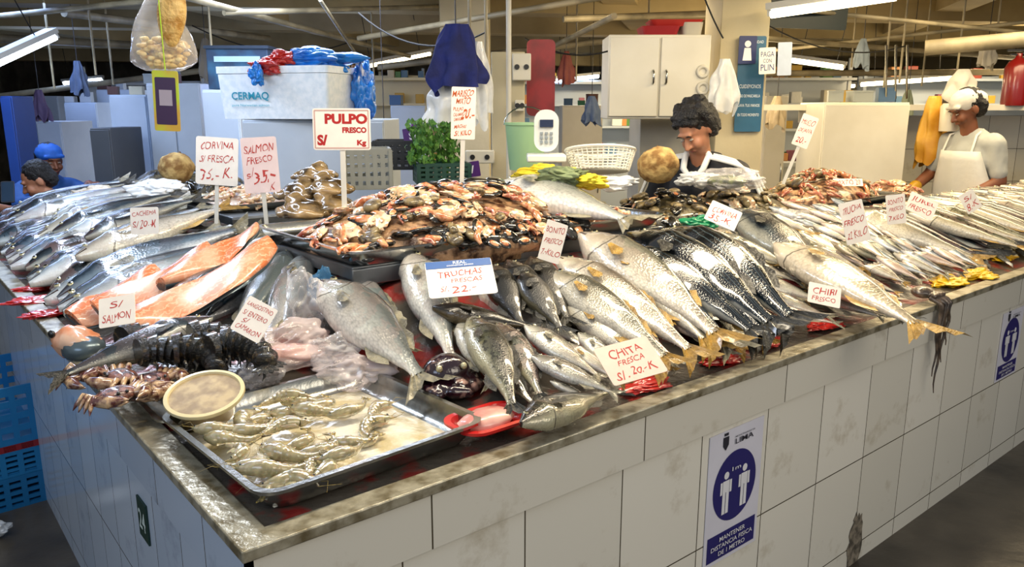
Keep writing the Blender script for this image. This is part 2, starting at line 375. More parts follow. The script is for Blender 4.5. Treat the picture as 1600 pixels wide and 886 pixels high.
# ================= FISH =================
def interp(c,t):
    for i in range(len(c)-1):
        if t<=c[i+1][0]:
            a,b=c[i],c[i+1];k=(t-a[0])/(b[0]-a[0]);k=k*k*(3-2*k)*.5+k*.5;return a[1]+(b[1]-a[1])*k
    return c[-1][1]
HP=[(0,.12),(.04,.33),(.12,.64),(.22,.88),(.36,1),(.5,.96),(.68,.68),(.84,.36),(.94,.22),(1,.23)]
WP=[(0,.22),(.05,.45),(.15,.8),(.26,1),(.4,.97),(.6,.78),(.8,.42),(1,.08)]
FM={
'corvina':(.155,.09,fishmat('skin_corvina','#5b6060','#aeb0a8','#eae7dd',sc=62,pos=(.1,.38,.75))),
'bonito':(.115,.09,fishmat('skin_bonito','#060b10','#13202a','#a8a89f',stripes=1,sc=110,rough=.14,pos=(.04,.12,.26),scale_amt=.1,metal=.05,coat=1)),
'silver':(.115,.08,fishmat('skin_silver','#484a40','#a9a390','#ebe3cf',sc=85,pos=(.14,.42,.74))),
'trout':(.115,.075,fishmat('skin_trout','#22241d','#565745','#b0aa8c',spots=38,sc=90,pos=(.1,.32,.62),scale_amt=.3)),
'black':(.12,.08,fishmat('skin_black','#080806','#14130f','#4a4532',spots=26,sc=80,pos=(.02,.12,.3),metal=.0,rough=.3,coat=.4,scale_amt=.1)),
'grouper':(.14,.09,fishmat('skin_grouper','#0f0d09','#231d12','#5a4c32',spots=16,sc=70,metal=.0,pos=(.05,.2,.5),coat=.5)),
'chita':(.175,.08,fishmat('skin_chita','#44463f','#929184','#dbd7c8',sc=62,pos=(.1,.38,.68))),
'salmon':(.12,.07,fishmat('skin_salmon','#151d24','#47565f','#bcc4c4',spots=60,sc=150,pos=(.1,.34,.6),scale_amt=.2,spotth=.62)),
'dark':(.105,.07,fishmat('skin_dark','#12181d','#303c43','#a6a79c',sc=90,pos=(.12,.3,.55),scale_amt=.3)),
'blue':(.115,.065,fishmat('skin_blue','#22323f','#6f808c','#dde2e4',sc=80,pos=(.12,.38,.66))),
'pale':(.13,.07,fishmat('skin_pale','#5f6a6c','#a4adad','#e4e5e0',sc=90,pos=(.12,.42,.75))),
'pink':(.13,.065,fishmat('skin_pink','#6a5248','#b09a8c','#e8d6c6',sc=75,pos=(.12,.4,.72))),
'long':(.09,.06,fishmat('skin_long','#605b4a','#aaa38a','#e8dfc8',sc=70,pos=(.12,.42,.72))),
}
finm=mat('fin_grey','#5d5a4c',.35,c2='#9a9278',ns=18,coat=.4,bump=.5,bs=80)
finy=mat('fin_yellow','#86672a',.35,c2='#bd9748',ns=18,coat=.4,bump=.5,bs=80)
find=mat('fin_dark','#1c1b18',.35,c2='#403e36',ns=18,coat=.4,bump=.5,bs=80)
m_pup=mat('pupil','#060606',.08,coat=1); m_iris=mat('iris','#bfb68e',.2,.4,coat=1)
def fish_proto(sp,fl,bend,simple=False):
    hh,ww,skin=FM[sp]; fm=find if sp in('bonito','trout','grouper','salmon','dark','black') else (finy if sp in('silver','long') else finm)
    s=-1 if fl else 1
    rows=26;n=16;vs=[];fs=[];fc=[]
    ctr=lambda x: bend*math.sin(PI*min(1,x)*.95)
    zb=lambda x: -.01*math.sin(PI*x)
    for i in range(rows):
        t=i/(rows-1); x=t**1.15*.87; tt=x/.87
        h=hh*interp(HP,tt); w=ww*interp(WP,tt)
        if .23<tt<.28: w*=1.06
        if .28<=tt<.33: w*=.95
        for j in range(n):
            q=2*PI*j/n; cy=math.cos(q);sz=math.sin(q)
            yy=h*(abs(cy)**.9)*(1 if cy>0 else -1); belly=1.08 if cy<0 and .15<tt<.6 else 1
            vs.append((x,s*(yy*belly+ctr(x)-hh*.1*(1-tt)*(tt<.2)),w*(abs(sz)**.85)*(1 if sz>0 else -1)+zb(x)))
            fc.append(((cy+1)/2,x,0,1))
    for i in range(rows-1):
        for j in range(n):
            k=(j+1)%n; f=(i*n+j,i*n+k,(i+1)*n+k,(i+1)*n+j); fs.append(f[::-1] if s>0 else f)
    fs.append(tuple(range(n)) if s>0 else tuple(range(n))[::-1])
    def strip(g,base,tip,m=2):
        vv=[];L=len(base)
        for a,b in zip(base,tip):
            for k in range(m+1): 
                p=V(a).lerp(V(b),k/m); vv.append(p)
        ff=[]
        for i in range(L-1):
            for k in range(m): ff.append((i*(m+1)+k,(i+1)*(m+1)+k,(i+1)*(m+1)+k+1,i*(m+1)+k+1))
        g.add(vv,ff)
    tail=G();fork=hh*.95+.015; base=[];tip=[]
    for i in range(11):
        a=i/10*2-1
        base.append((.85,s*(a*hh*.2+ctr(.87)),.004*(1 if i%2 else -1))); tip.append((.925+.075*abs(a)**.8,s*(a*fork+ctr(1)),.006*(1 if i%2 else -1)))
    strip(tail,base,tip,3)
    ml=.87
    hxp=lambda x: hh*interp(HP,x/ml)
    dor=G();N=15;b=[];t_=[]
    for i in range(N):
        x=.27+.42*i/(N-1); y=hxp(x)*.96; f=hh*.28*math.sin(PI*(i+1)/(N+.5))**.6*(1 if i%2 else .78)
        if N*.55<i<N*.62: f*=.3
        b.append((x,s*(y+ctr(x)),zb(x))); t_.append((x+.03,s*(y+f+ctr(x)),zb(x)+.004*(i%2)))
    strip(dor,b,t_)
    b=[];t_=[]
    for i in range(7):
        x=.56+.14*i/6;y=-hxp(x)*.98;f=hh*.3*math.sin(PI*(i+1)/8)
        b.append((x,s*(y+ctr(x)),zb(x)));t_.append((x+.035,s*(y-f+ctr(x)),zb(x)))
    strip(dor,b,t_)
    pec=G();b=[];t_=[]
    for i in range(7):
        a=-.5+i/6; x=.245;b.append((x,s*(-hh*.25+a*hh*.16+ctr(x)),ww*1.0));t_.append((x+.11-.1*a*a,s*(-hh*.38+a*hh*.5+ctr(x)),ww*.97+.012+.004*(i%2)))
    strip(pec,b,t_)
    ex,ey=.075,hh*.2; wz=ww*interp(WP,ex/ml)*.9
    eye=G();er=.015 if sp not in('chita','pink','corvina') else .02
    for mi,r0,r1,z0,z1 in ((1,er,er*.6,0,er*.45),(0,er*.6,0.0001,er*.45,er*.55)):
        eye.loft([[(ex+r0*math.cos(q*PI/7),s*(ey+r0*math.sin(q*PI/7)),wz-.001+z0) for q in range(14)],[(ex+r1*math.cos(q*PI/7),s*(ey+r1*math.sin(q*PI/7)),wz-.001+z1) for q in range(14)]],mi,cap0=False,cap1=False)
    body=G();body.add(vs,fs)
    mats=[skin]
    if simple:
        for gg in (tail,dor): body.add(gg.v,gg.f,1)
        mats.append(fm)
    body=body.obj('fish',mats,60)
    ca=body.data.color_attributes.new('fc','FLOAT_COLOR','POINT')
    for i,c in enumerate(fc): ca.data[i].color=c
    if not simple:
        part(tail.obj('tail_fin',fm,60),body);part(dor.obj('dorsal_fin',fm,60),body);part(pec.obj('pectoral_fin',fm,60),body)
    part(eye.obj('eye',[m_pup,m_iris],60),body)
    return body
PROTO={};LAB={
'corvina':'large silver croaker with scaly flank lying on the fish bank','bonito':'dark blue bonito with pale stripes laid in a row','silver':'yellowish silver fish laid side by side',
'trout':'dark speckled trout on the fish bank','grouper':'mottled brown grouper lying on other fish','chita':'deep-bodied grey silver fish in a pile','salmon':'whole salmon with dark speckled back','black':'nearly black mottled fish lying in a group',
'dark':'dark slender fish with grey belly','blue':'blue-grey silver fish stacked on the counter','pink':'pinkish silver small fish in a heap','long':'long pale fish with yellow tail','pale':'pale whitish silver fish beside plastic bags'}
ROLL={'bonito':.55,'dark':.35,'salmon':.3,'silver':.3,'blue':.3,'black':.3,'trout':.2,'pink':.2}
def place(sp,A,B,k=1,lift=0,roll=None,dor=1,bend=0,simple=False,lab=None,name=None):
    N=(nrm(A)+nrm(B)).normalized(); X=(B-A); L=X.length; X.normalize(); Zv=(N-X*N.dot(X)).normalized(); Y=Zv.cross(X)
    fl=(X.x<0)!=(dor<0)
    bi=round(bend,2); key=(sp,fl,bi,simple)
    if key not in PROTO: PROTO[key]=fish_proto(sp,fl,bi,simple)
    if roll is None: roll=ROLL.get(sp,.1)+R(-.12,.12)
    M=basis(X,Y,Zv,A)@RX(-roll if fl else roll)@SC(L,L*k,L*(.75+.25*k))
    o=dup(PROTO[key],M)
    return top(o,lab or LAB[sp],'fish','fish on the display counter')
def put(sp,hx_,hy_,tx,ty,k=1,lift=0,roll=None,dor=1,bend=0,lab=None):
    w=.03+lift
    return place(sp,at(hx_,hy_,w),at(tx,ty,max(w*.6,.012+lift*.8)),k,lift,roll,dor,bend,False,lab)
def putuv(sp,u0,v0,u1,v1,lift=0.025,k=1,simple=True,**kw):
    def q(u,v,f=1):
        p=uv(u,v);p.z=surf(p.x,p.y)+lift*f;return p
    return place(sp,q(u0,v0),q(u1,v1,.8),k,simple=simple,**kw)
L=[
('corvina',506,440,678,612,.80,.05,1,.02),
('corvina',643,396,712,585,.68,.03,1,.02),
('pale',560,430,640,560,.7,.01,1,0),
('grouper',676,480,850,512,.85,.06,1,-.02),
('black',768,414,822,520,1.1,.05,1,0),('black',795,408,862,520,1.1,.06,1,.02),('black',832,403,895,512,1.15,.05,1,0),('black',815,425,885,525,1.1,.07,1,0),
('trout',738,495,806,658,.95,.035,1,.03),('trout',780,505,850,635,.95,.03,1,.03),('chita',722,500,775,610,.7,.02,1,0),
('chita',822,508,950,596,.85,.04,1,0),('chita',832,556,975,620,.7,.045,1,0),('trout',762,556,842,640,.95,.02,1,0),('chita',860,595,930,625,.7,.02,1,0),
('trout',812,662,968,606,1.1,.03,1,.02),
('chita',905,520,985,590,.8,.02,1,0),('silver',880,535,985,605,.8,.03,1,0),
('silver',858,425,1066,582,.92,.05,1,.03),('silver',872,404,1110,572,.88,.045,1,.03),('silver',882,470,1050,590,.85,.02,1,0),('pink',890,440,1075,578,.75,.035,1,.02),
('silver',910,366,1150,552,.95,.06,1,.03),('blue',945,392,1165,556,.9,.04,1,.03),('silver',925,385,1130,556,.8,.045,1,.03),
('bonito',960,388,1205,540,.95,.06,1,.04),('bonito',985,366,1235,532,1.05,.08,1,.04),('bonito',1035,362,1262,524,1.1,.08,1,.04),('bonito',1005,376,1215,540,.85,.06,1,.04),
('silver',1000,455,1180,555,.9,.015,1,0),('silver',1090,440,1215,545,.9,.015,1,0),('pink',1020,470,1150,560,.8,.02,1,0),
('chita',1120,365,1255,425,.75,.04,1,0),('chita',1135,395,1260,445,.75,.05,1,0),('silver',1110,355,1215,420,.9,.03,1,0),
('dark',1150,328,1300,450,1.3,.06,1,.03),
('chita',1165,430,1300,475,.8,.05,1,0),('chita',1180,452,1310,500,.8,.05,1,0),('pink',1185,475,1320,508,.75,.04,1,0),('silver',1150,420,1270,470,.9,.03,1,0),
('long',1215,382,1470,530,1.25,.075,1,.02),('trout',1290,430,1430,502,1,.04,1,0),('silver',1270,420,1385,470,.9,.04,1,0),('chita',1280,455,1390,500,.75,.03,1,0),
('dark',1225,400,1330,470,1,.02,1,0),
('dark',330,496,62,600,.95,.06,1,.02),('trout',300,520,95,598,.9,.03,1,.02),('dark',345,512,170,575,1,.03,1,0),
('pale',455,392,345,540,.8,.03,-1,0),('pale',470,405,405,560,.7,.02,-1,0),('blue',420,395,300,515,.8,.03,-1,0),('pale',478,398,440,520,.7,.03,1,0),
]
for s,a,b,c,d,k,l,do,be in L: put(s,a,b,c,d,k,l,None,do,be)
u=1.0
while u<2.95:
    putuv(random.choice(['silver','chita','trout']),u+R(-.02,.02),R(.66,.74),u+R(-.03,.05),R(.2,.3),lift=.012,k=.9,simple=False); u+=.09
u=2.25
while u<3.25:
    for v in (.12,.28,.42,.56,.68):
        putuv(random.choice(['pink','silver','chita','blue','trout']),u+R(-.04,.04),v+.17+R(-.03,.03),u+R(-.06,.06),v-.02+R(-.03,.03),lift=R(.02,.06),k=.8)
    u+=.05
u=3.2
while u<6.3:
    putuv(random.choice(['silver','pink','blue','dark','long','silver']),u+R(-.02,.02)-.1,R(.66,.72),u+R(-.03,.03)+.05,R(.06,.14),lift=R(.03,.06),k=.95)
    if u>3.5: putuv(random.choice(['dark','silver','pink','trout','long']),u+R(-.02,.02)-.1,R(.5,.6),u+.05,R(-.02,.06),lift=R(.06,.09),k=.9)
    u+=.06
v=1.62
while v<3.95:
    if v<2.05: sp=random.choice(['salmon','blue','pale']);Lh=R(.7,.8)
    elif v<2.7: sp=random.choice(['dark','salmon','blue','pale']);Lh=R(.6,.75)
    else: sp=random.choice(['blue','salmon','silver','dark','blue']);Lh=R(.5,.7)
    putuv(sp,.04+R(-.03,.05),v+R(-.02,.02),.05+Lh,v+R(.0,.16),lift=R(.03,.06),k=R(.95,1.15),simple=False,bend=random.choice([0,.03,.05]))
    if v>2.0: putuv(random.choice(['blue','dark','pale','corvina','silver']),.3+R(-.15,.03),v+R(0,.05),.84,v+R(.0,.15),lift=R(.07,.12),k=1.0,simple=False,bend=random.choice([0,.05]))
    v+=.095
for v in (1.15,1.27,1.4,1.5): putuv('blue',.62,v+.1,.12,v,lift=.02,k=1,simple=False)
place('salmon',at(245,500,.09),at(450,366,.10),.85,bend=.04,dor=1)
place('salmon',at(300,455,.03),at(442,385,.05),1.0,bend=.03)
place('corvina',pz(780,290,1.25),pz(1010,350,1.19),.8,bend=.02,lab='big pale fish lying across the tray end')
for p in set(list(PROTO.values())): kill(p)
PROTO.clear()
def filletmat():
    m=bpy.data.materials.new('salmon_flesh');m.use_nodes=True;n=m.node_tree.nodes;l=m.node_tree.links;b=n['Principled BSDF'];b.inputs['Roughness'].default_value=.25;b.inputs['Coat Weight'].default_value=.6
    tc=n.new('ShaderNodeTexCoord');w=n.new('ShaderNodeTexWave');w.bands_direction='Y';w.inputs['Scale'].default_value=18;w.inputs['Distortion'].default_value=8;w.inputs['Detail Scale'].default_value=3;l.new(tc.outputs['Object'],w.inputs[0])
    r=n.new('ShaderNodeValToRGB');r.color_ramp.elements[0].color=hx('#db7c4c');r.color_ramp.elements[1].color=hx('#eeb592');r.color_ramp.elements[0].position=.65;r.color_ramp.elements[1].position=1;l.new(w.outputs['Fac'],r.inputs[0])
    nz=n.new('ShaderNodeTexNoise');nz.inputs['Scale'].default_value=9;nz.inputs['Detail'].default_value=4;l.new(tc.outputs['Object'],nz.inputs[0]);x=n.new('ShaderNodeMix');x.data_type='RGBA';mr=n.new('ShaderNodeMapRange');mr.inputs['From Min'].default_value=.45;mr.inputs['From Max'].default_value=.7;mr.inputs['To Max'].default_value=.8
    l.new(nz.outputs[0],mr.inputs[0]);l.new(mr.outputs[0],x.inputs[0]);l.new(r.outputs[0],x.inputs[6]);x.inputs[7].default_value=hx('#efc0a2');l.new(x.outputs[2],b.inputs['Base Color']);return m
fmat=filletmat()
def fillet(A,B,wd,lab,cv=.06,roll=.35):
    X=(B-A);Ln=X.length;X.normalize();N=nrm(A);Zv=(N-X*N.dot(X)).normalized();Y=Zv.cross(X)
    g=G();r=[]
    for i in range(29):
        t=i/28;w=wd*(max(.02,math.sin(PI*(.08+.88*t)))**.5)*(1+.12*noise.noise(V((t*6,wd*99,0))));th=.016*(1-t*.5)
        r.append([(t*Ln,w*.5*math.cos(q*PI/8)+cv*math.sin(PI*t),th*math.sin(q*PI/8)+.012*math.sin(t*7+q*.5+wd*50)-.02*(t-.5)**2) for q in range(16)])
    g.loft(r);o=g.obj('salmon_fillet',fmat,60,basis(X,Y,Zv,A)@RX(roll));top(o,lab,'fish fillet','salmon fillets')
    g=G();g.loft([[(p[0],p[1]*1.0,p[2]*.8-.012) for p in q] for q in r]);part(g.obj('skin',mat('filletskin','#5b6a72',.25,.4),60),o,'silvery grey skin side')
fillet(at(200,505,.13),at(425,376,.16),.13,'long orange salmon side with pale fat lines',-.04)
fillet(at(115,497,.09),at(250,420,.12),.14,'orange salmon piece lying among whole fish',-.03)
fillet(at(150,482,.12),at(330,385,.16),.13,'orange salmon side half under another fish',-.04)
fillet(at(250,440,.15),at(400,352,.17),.09,'broad salmon belly side on other fish',-.03)
M=T(at(118,535,.04))@RZ(-.4)
o=G().ell((0,0,0),(.075,.05,.045),n=24,k=14,fn=lambda d:1+.25*noise.noise(d*2.5)).obj('cut_fish',mat('salmonhead','#d98a5f',.3,c2='#e0b89c',ns=14,coat=.6),60,M);top(o,'cut orange salmon head piece by the counter rim','fish piece')
part(G().ell((-.045,-.035,.028),(.012,.008,.012)).obj('eye',m_pup,60),o)
part(G().ell((.03,0,-.012),(.065,.056,.038),fn=lambda d:1+.1*noise.noise(d*4)).obj('skin',mat('filletskin','#5b6a72'),60),o)
# ================= SHRIMP =================
shm=mat('shrimp_shell','#8d8462',.1,c2='#cbbd90',ns=6,lo=.35,hi=.7,coat=1,sss=.4,bump=.08,trans=.25)
shd=mat('shrimp_tail','#5e5436',.2,c2='#ad9550',ns=12,coat=.8)
def shrimp_proto(curl):
    g=G();ps=[];rs=[];N=43
    for i in range(N):
        t=i/(N-1);a=curl*t;r=1/curl
        ps.append((r*math.sin(a)*.9,r*(1-math.cos(a))*.9,.03*math.sin(t*6)))
        seg=.9+.14*(((t-.32)*9)%1 if t>.32 else .8)
        base=.145*math.sin(PI*(.28+t*.7)) if t<.33 else .145*(1-(t-.33)*1.08)
        rs.append(max(.028,base*seg))
    g.tube(ps,rs,12)
    p0=V(ps[0]);g.tube([p0,p0+V((-.1,-.03,0)),p0+V((-.17,-.02,.0)),p0+V((-.28,.02,.0))],[.105,.08,.035,.006],8)
    o=g.obj('shrimp',shm,60)
    q=V(ps[-1]);d=(q-V(ps[-3])).normalized();t=G();nx=V((-d.y,d.x,0))
    for s in(-1,-.35,.35,1):
        e=q+d*.17+nx*s*.12; t.ell((0,0,0),(.1,.035,.014),M=T((q+e)/2+V((0,0,s*.02)))@RZ(math.atan2((e-q).y,(e-q).x)),n=8,k=6)
    part(t.obj('tail_fan',shd,60),o)
    l=G()
    for i in range(9):
        k=4+i*2;p=V(ps[k]);c=V((0,1/curl*.9,0));inn=(c-p).normalized();l.tube([p+inn*.1,p+inn*.22+V((.02,0,.03)),p+inn*.28+V((-.03,0,.0))],[.018,.013,.005],5)
    part(l.obj('legs',shm,60),o)
    f=G()
    for s in(-1,1): f.tube([p0+V((-.15,0,.02*s)),p0+V((-.35,-.1*s,.06)),p0+V((-.55,-.05+.15*s,.02))],[.007,.005,.002],4)
    part(f.obj('antennae',shd,60),o)
    part(G().ell((p0.x-.12,p0.y-.03,.065),.022).obj('eye',m_pup,60),o)
    return o
sh=[shrimp_proto(c) for c in (1.3,1.8,2.5)]
SPX=[(440,630),(480,625),(515,632),(550,650),(575,668),(460,650),(500,655),(410,655),(375,665),(350,680),(335,700),(400,680),(440,685),(480,692),(515,705),(455,718),(490,735),(525,728),(430,740),(385,735),(405,762),(550,720),(470,752),(360,710),(590,650),(560,690)]
def ice_h(x,y):
    return .008+.003*noise.noise(V((x*14,y*14,0)))+.020*math.exp(-((x+.08)**2*26+(y+.0)**2*34))*(1+.25*noise.noise(V((x*22,y*22,4))))
TI=TM.inverted()
for i,(x,y) in enumerate(SPX):
    p=pz(x,y,.905)
    q=TI@p; qx=max(-.175,min(.175,q.x)); qy=max(-.175,min(.175,q.y)); zz=ice_h(qx,qy)+.013+(.014 if i%3==0 else 0); p=TM@V((qx,qy,zz))
    s=R(.095,.12)
    M=T(p)@RZ(R(-.9,1.1)+(PI if i%4==0 else 0))@RX(R(-.12,.12))@SC(s,s,s)@T(V((-.35,-.2,0)))
    top(dup(sh[i%3],M),'raw grey translucent shrimp in the corner tray','shrimp','shrimps in the corner tray')
g=G()
rr=random.Random(3)
nn=46;vs=[];fs=[]
for i in range(nn):
    for j in range(nn):
        x=(i/(nn-1)-.5)*.425;y=(j/(nn-1)-.5)*.425; e=min(1,min(.5-abs(i/(nn-1)-.5),.5-abs(j/(nn-1)-.5))*6)
        vs.append((x,y,.002+ice_h(x,y)*e+rr.uniform(0,.002)*e))
for i in range(nn-1):
    for j in range(nn-1): fs.append((i*nn+j,(i+1)*nn+j,(i+1)*nn+j+1,i*nn+j+1))
g.add(vs,fs);o=g.obj('crushed_ice',mat('icemat','#c9b98e',.2,c2='#f0ead8',ns=12,lo=.42,hi=.6,bump=.35,bs=90,coat=.8),60,TM);top(o,'bed of wet crushed ice in the shrimp tray','ice');o['kind']='stuff'
# ================= SEAFOOD HEAP =================
mus=mat('mussel_shell','#0e0e0e',.15,c2='#33302a',ns=5,coat=1)
cream=mat('squid_flesh','#c79f78',.22,c2='#ecd6b4',ns=4,coat=1,sss=.2)
oran=mat('coral_flesh','#b55f34',.22,c2='#e0a878',ns=4,coat=1)
redf=mat('red_flesh','#8f3e30',.22,c2='#d2906e',ns=4,coat=1)
brn=mat('brown_shell','#3b2f1b',.28,c2='#8a7648',ns=4,coat=.8,bump=.4)
def chunk(kind):
    if kind=='mussel':
        o=G().ell((0,0,0),(.5,.28,.13),n=16,k=10,fn=lambda d:(1+.25*d.x)*(1+.03*math.sin(d.z*30))*(1 if d.z<.2 else 1-.5*(d.z-.2))).obj('mussel',mus,60)
        part(G().ell((.05,0,.045),(.34,.17,.09),fn=lambda d:(1+.25*d.x)*(1+.2*noise.noise(d*3))).obj('flesh',oran,60),o);return o
    if kind=='shell':
        return G().ell((0,0,0),(.5,.28,.15),n=14,k=10,fn=lambda d:(1+.25*d.x)).obj('mussel',mus,60)
    if kind=='ring':
        g=G();g.tube([(.35*math.cos(a*PI/8),.3*math.sin(a*PI/8),.05*math.sin(a*2)) for a in range(17)],[.12]*17,8,cap=False);return g.obj('squid_ring',cream,60)
    if kind=='strip':
        g=G();g.tube([(-.5,0,0),(-.2,.15,.1),(.1,.0,.12),(.4,-.15,.02),(.55,-.1,0)],[.07,.15,.13,.12,.03],8);return g.obj('shellfish_flesh',oran,60)
    if kind=='red':
        g=G();g.tube([(-.45,.1,0),(-.15,-.1,.08),(.15,.05,.1),(.45,-.05,0)],[.1,.17,.14,.05],8)
        for k in range(5): g.tube([(-.3+k*.15,-.1,.0),(-.3+k*.15,-.35,.05)],[.035,.01],5)
        return g.obj('cooked_shrimp',redf,60)
    if kind=='cream':
        return G().ell((0,0,0),(.5,.3,.13),n=16,k=10,fn=lambda d:1+.6*noise.noise(d*2.6)).obj('squid_piece',cream,60)
    if kind=='brown':
        return G().ell((0,0,0),(.45,.36,.2),fn=lambda d:1+.12*math.sin(12*math.atan2(d.y,d.x))).obj('clam',brn,60)
    if kind=='claw':
        g=G();g.tube([(-.5,0,0),(-.15,.05,.05),(.1,.02,.05)],[.06,.1,.16],8);g.tube([(.1,.1,.05),(.4,.16,.05),(.55,.05,.05)],[.1,.07,.01],8);g.tube([(.1,-.05,.05),(.35,-.1,.05),(.5,.0,.05)],[.08,.05,.01],8)
        return g.obj('crab_claw',redf,60)
K={k:chunk(k) for k in('mussel','shell','ring','strip','red','cream','brown','claw')}
LB={'mussel':'open dark mussel with orange flesh','shell':'closed glossy black mussel','ring':'pale squid ring','strip':'orange strip of raw seafood','red':'reddish cooked shrimp','cream':'cream lump of raw seafood','brown':'ribbed brown clam','claw':'red crab claw'}
def heap(cu,cv,ru,rv,z0,hh_,n,kinds,size,where):
    for i in range(n):
        a=R(0,2*PI);r=math.sqrt(R(0,1));x=r*math.cos(a);y=r*math.sin(a)
        zz=z0+hh_*(1-r**2.2)+R(-.008,.014)
        k=random.choice(kinds);s=R(.6,1.35)*size
        nv=V((x*hh_*1.5/ru,y*hh_*1.5/rv,1)).normalized()
        M=T(uv(cu+x*ru,cv+y*rv,zz))@RZ(ANG)@V((0,0,1)).rotation_difference(nv).to_matrix().to_4x4()@RZ(R(0,6.3))@RX(R(-.6,.6))@SC(s,s,s)
        top(dup(K[k],M),LB[k]+' '+where,'seafood','seafood pieces '+where)
def mound(cu,cv,ru,rv,z0,hh_,m,label,cat='seafood'):
    g=G();g.ell((0,0,0),(ru*.97,rv*.97,hh_*.92),fn=lambda d:1+.07*noise.noise(d*6),n=40,k=20)
    o=g.obj('seafood_mound',m,60,T(uv(cu,cv,z0))@RZ(ANG));o['kind']='stuff';top(o,label,cat)
mx1=mat('moundmix','#45291a',.3,c2='#c9a078',ns=28,bump=1,bs=45,coat=.6)
mx2=mat('moundmix2','#151309',.3,c2='#554a2c',ns=28,bump=1,bs=45,coat=.6)
mound(1.12,1.08,.5,.33,1.125,.145,mx1,'packed mass of mixed raw seafood in the large tray')
heap(1.12,1.05,.52,.34,1.14,.15,290,['strip','red','cream','claw','mussel','cream','strip','brown','mussel','cream','mussel'],.07,'in the large tray')
heap(1.12,.83,.54,.06,1.145,.04,95,['mussel','shell','shell','strip','mussel'],.085,'in the large tray')
heap(1.35,1.2,.2,.15,1.25,.03,26,['mussel','shell','shell'],.09,'in the large tray')
heap(1.7,1.05,.2,.27,1.14,.05,80,['cream','strip','cream','ring','red'],.055,'in the large tray')
mound(1.7,1.07,.2,.27,1.12,.05,mx1,'layer of pale raw seafood at the tray end')
mound(2.3,1.08,.3,.22,1.055,.12,mx2,'heap of dark mussels on the stand')
heap(2.3,1.08,.3,.23,1.06,.13,110,['mussel','shell','brown','shell'],.07,'on the stand')
mound(2.85,1.08,.27,.22,1.055,.12,mx2,'heap of brown clams on the stand')
heap(2.85,1.08,.27,.23,1.06,.13,100,['brown','cream','brown','brown'],.06,'beside the gourd')
tray('metal_tray',.95,.46,.04,T(uv(3.62,1.08,1.052))@RZ(ANG),'stainless tray of crab and shellfish pieces')
mound(3.6,1.08,.44,.21,1.06,.12,mx1,'mass of crab and shellfish in a tray')
heap(3.6,1.08,.44,.22,1.07,.14,140,['claw','red','strip','brown','claw'],.08,'in the crab tray')
mound(4.35,1.08,.22,.2,1.055,.05,mx1,'low pile of small pink shellfish')
heap(4.35,1.08,.22,.2,1.06,.06,40,['red','cream','strip'],.06,'on the stand end')
blk('steel_stand',.84,1.35,2.3,4.2,0,1.08,steel_d,'stainless stand behind the salmon row','stand')
tray('metal_tray',.48,.62,.035,T(uv(1.08,2.75,1.082))@RZ(ANG),'small stainless tray with squid pieces')
mound(1.08,2.75,.2,.26,1.085,.06,mat('squidmix','#c59c7c',.3,c2='#f0e0cf',ns=30,bump=1,bs=45,coat=.6),'pile of pale squid pieces in a small tray')
heap(1.08,2.72,.2,.27,1.1,.07,70,['cream','ring','strip'],.055,'in the small tray')
mound(1.1,3.4,.22,.25,1.08,.13,mx2,'heap of dark green shellfish')
heap(1.1,3.4,.22,.25,1.09,.14,60,['shell','brown'],.07,'on the rear stand')
mound(1.05,3.95,.2,.22,1.08,.12,mx2,'heap of dark shellfish at the stall end')
for o in K.values(): kill(o)
for o in sh: kill(o)
# ================= CRABS, LOBSTERS, OCTOPUS =================
cr1=mat('crab_shell','#33161e',.22,c2='#865444',ns=5,coat=1,bump=.3);cr2=mat('crab_claw','#5a2c28',.22,c2='#cfae86',ns=4,lo=.42,hi=.64,coat=1)
def crab(M,s,lab):
    o=G().ell((0,0,0),(.6,.45,.26),fn=lambda d:1+.04*math.sin(14*math.atan2(d.y,d.x)),n=28,k=10).obj('crab',cr1,60,M@SC(s,s,s));top(o,lab,'crab','crabs at the counter corner')
    for sd in(-1,1):
        for i in range(4):
            y=.22-.17*i;g=G();g.tube([(sd*.45,y,0),(sd*.72,y*1.3+.08,.16),(sd*.92,y*1.7,-.05),(sd*1.0,y*2,-.2)],[.1,.085,.06,.012],7);part(g.obj('leg',cr2,60),o)
        g=G();g.tube([(sd*.4,-.28,0),(sd*.7,-.5,.08),(sd*.5,-.68,.05)],[.12,.15,.2],8);g.tube([(sd*.5,-.68,.05),(sd*.3,-.92,.08),(sd*.12,-1.0,.06)],[.19,.11,.015],8);g.tube([(sd*.5,-.75,.0),(sd*.26,-.8,-.05),(sd*.1,-.92,-.03)],[.11,.08,.015],8);part(g.obj('claw',cr2,60),o)
        part(G().ell((sd*.12,-.42,.15),.05).obj('eye',m_pup,60),o)
for i,(x,y,a) in enumerate(((148,582,.3),(190,590,-.9),(238,596,1.2),(182,618,.9),(222,614,0.2))):
    crab(T(pz(x,y,.925+.02*(i%2)))@RZ(a)@RX(R(-.4,.3)),.078,'purple crab with cream claws piled by the shrimp tray')
tray('metal_tray',.26,.38,.02,T(uv(.15,.74,.872))@RZ(ANG),'thin steel plate under the crabs')
lob=mat('lobster_shell','#0b0a07',.13,c2='#5d4a2a',ns=9,lo=.57,hi=.72,coat=1,bump=.5)
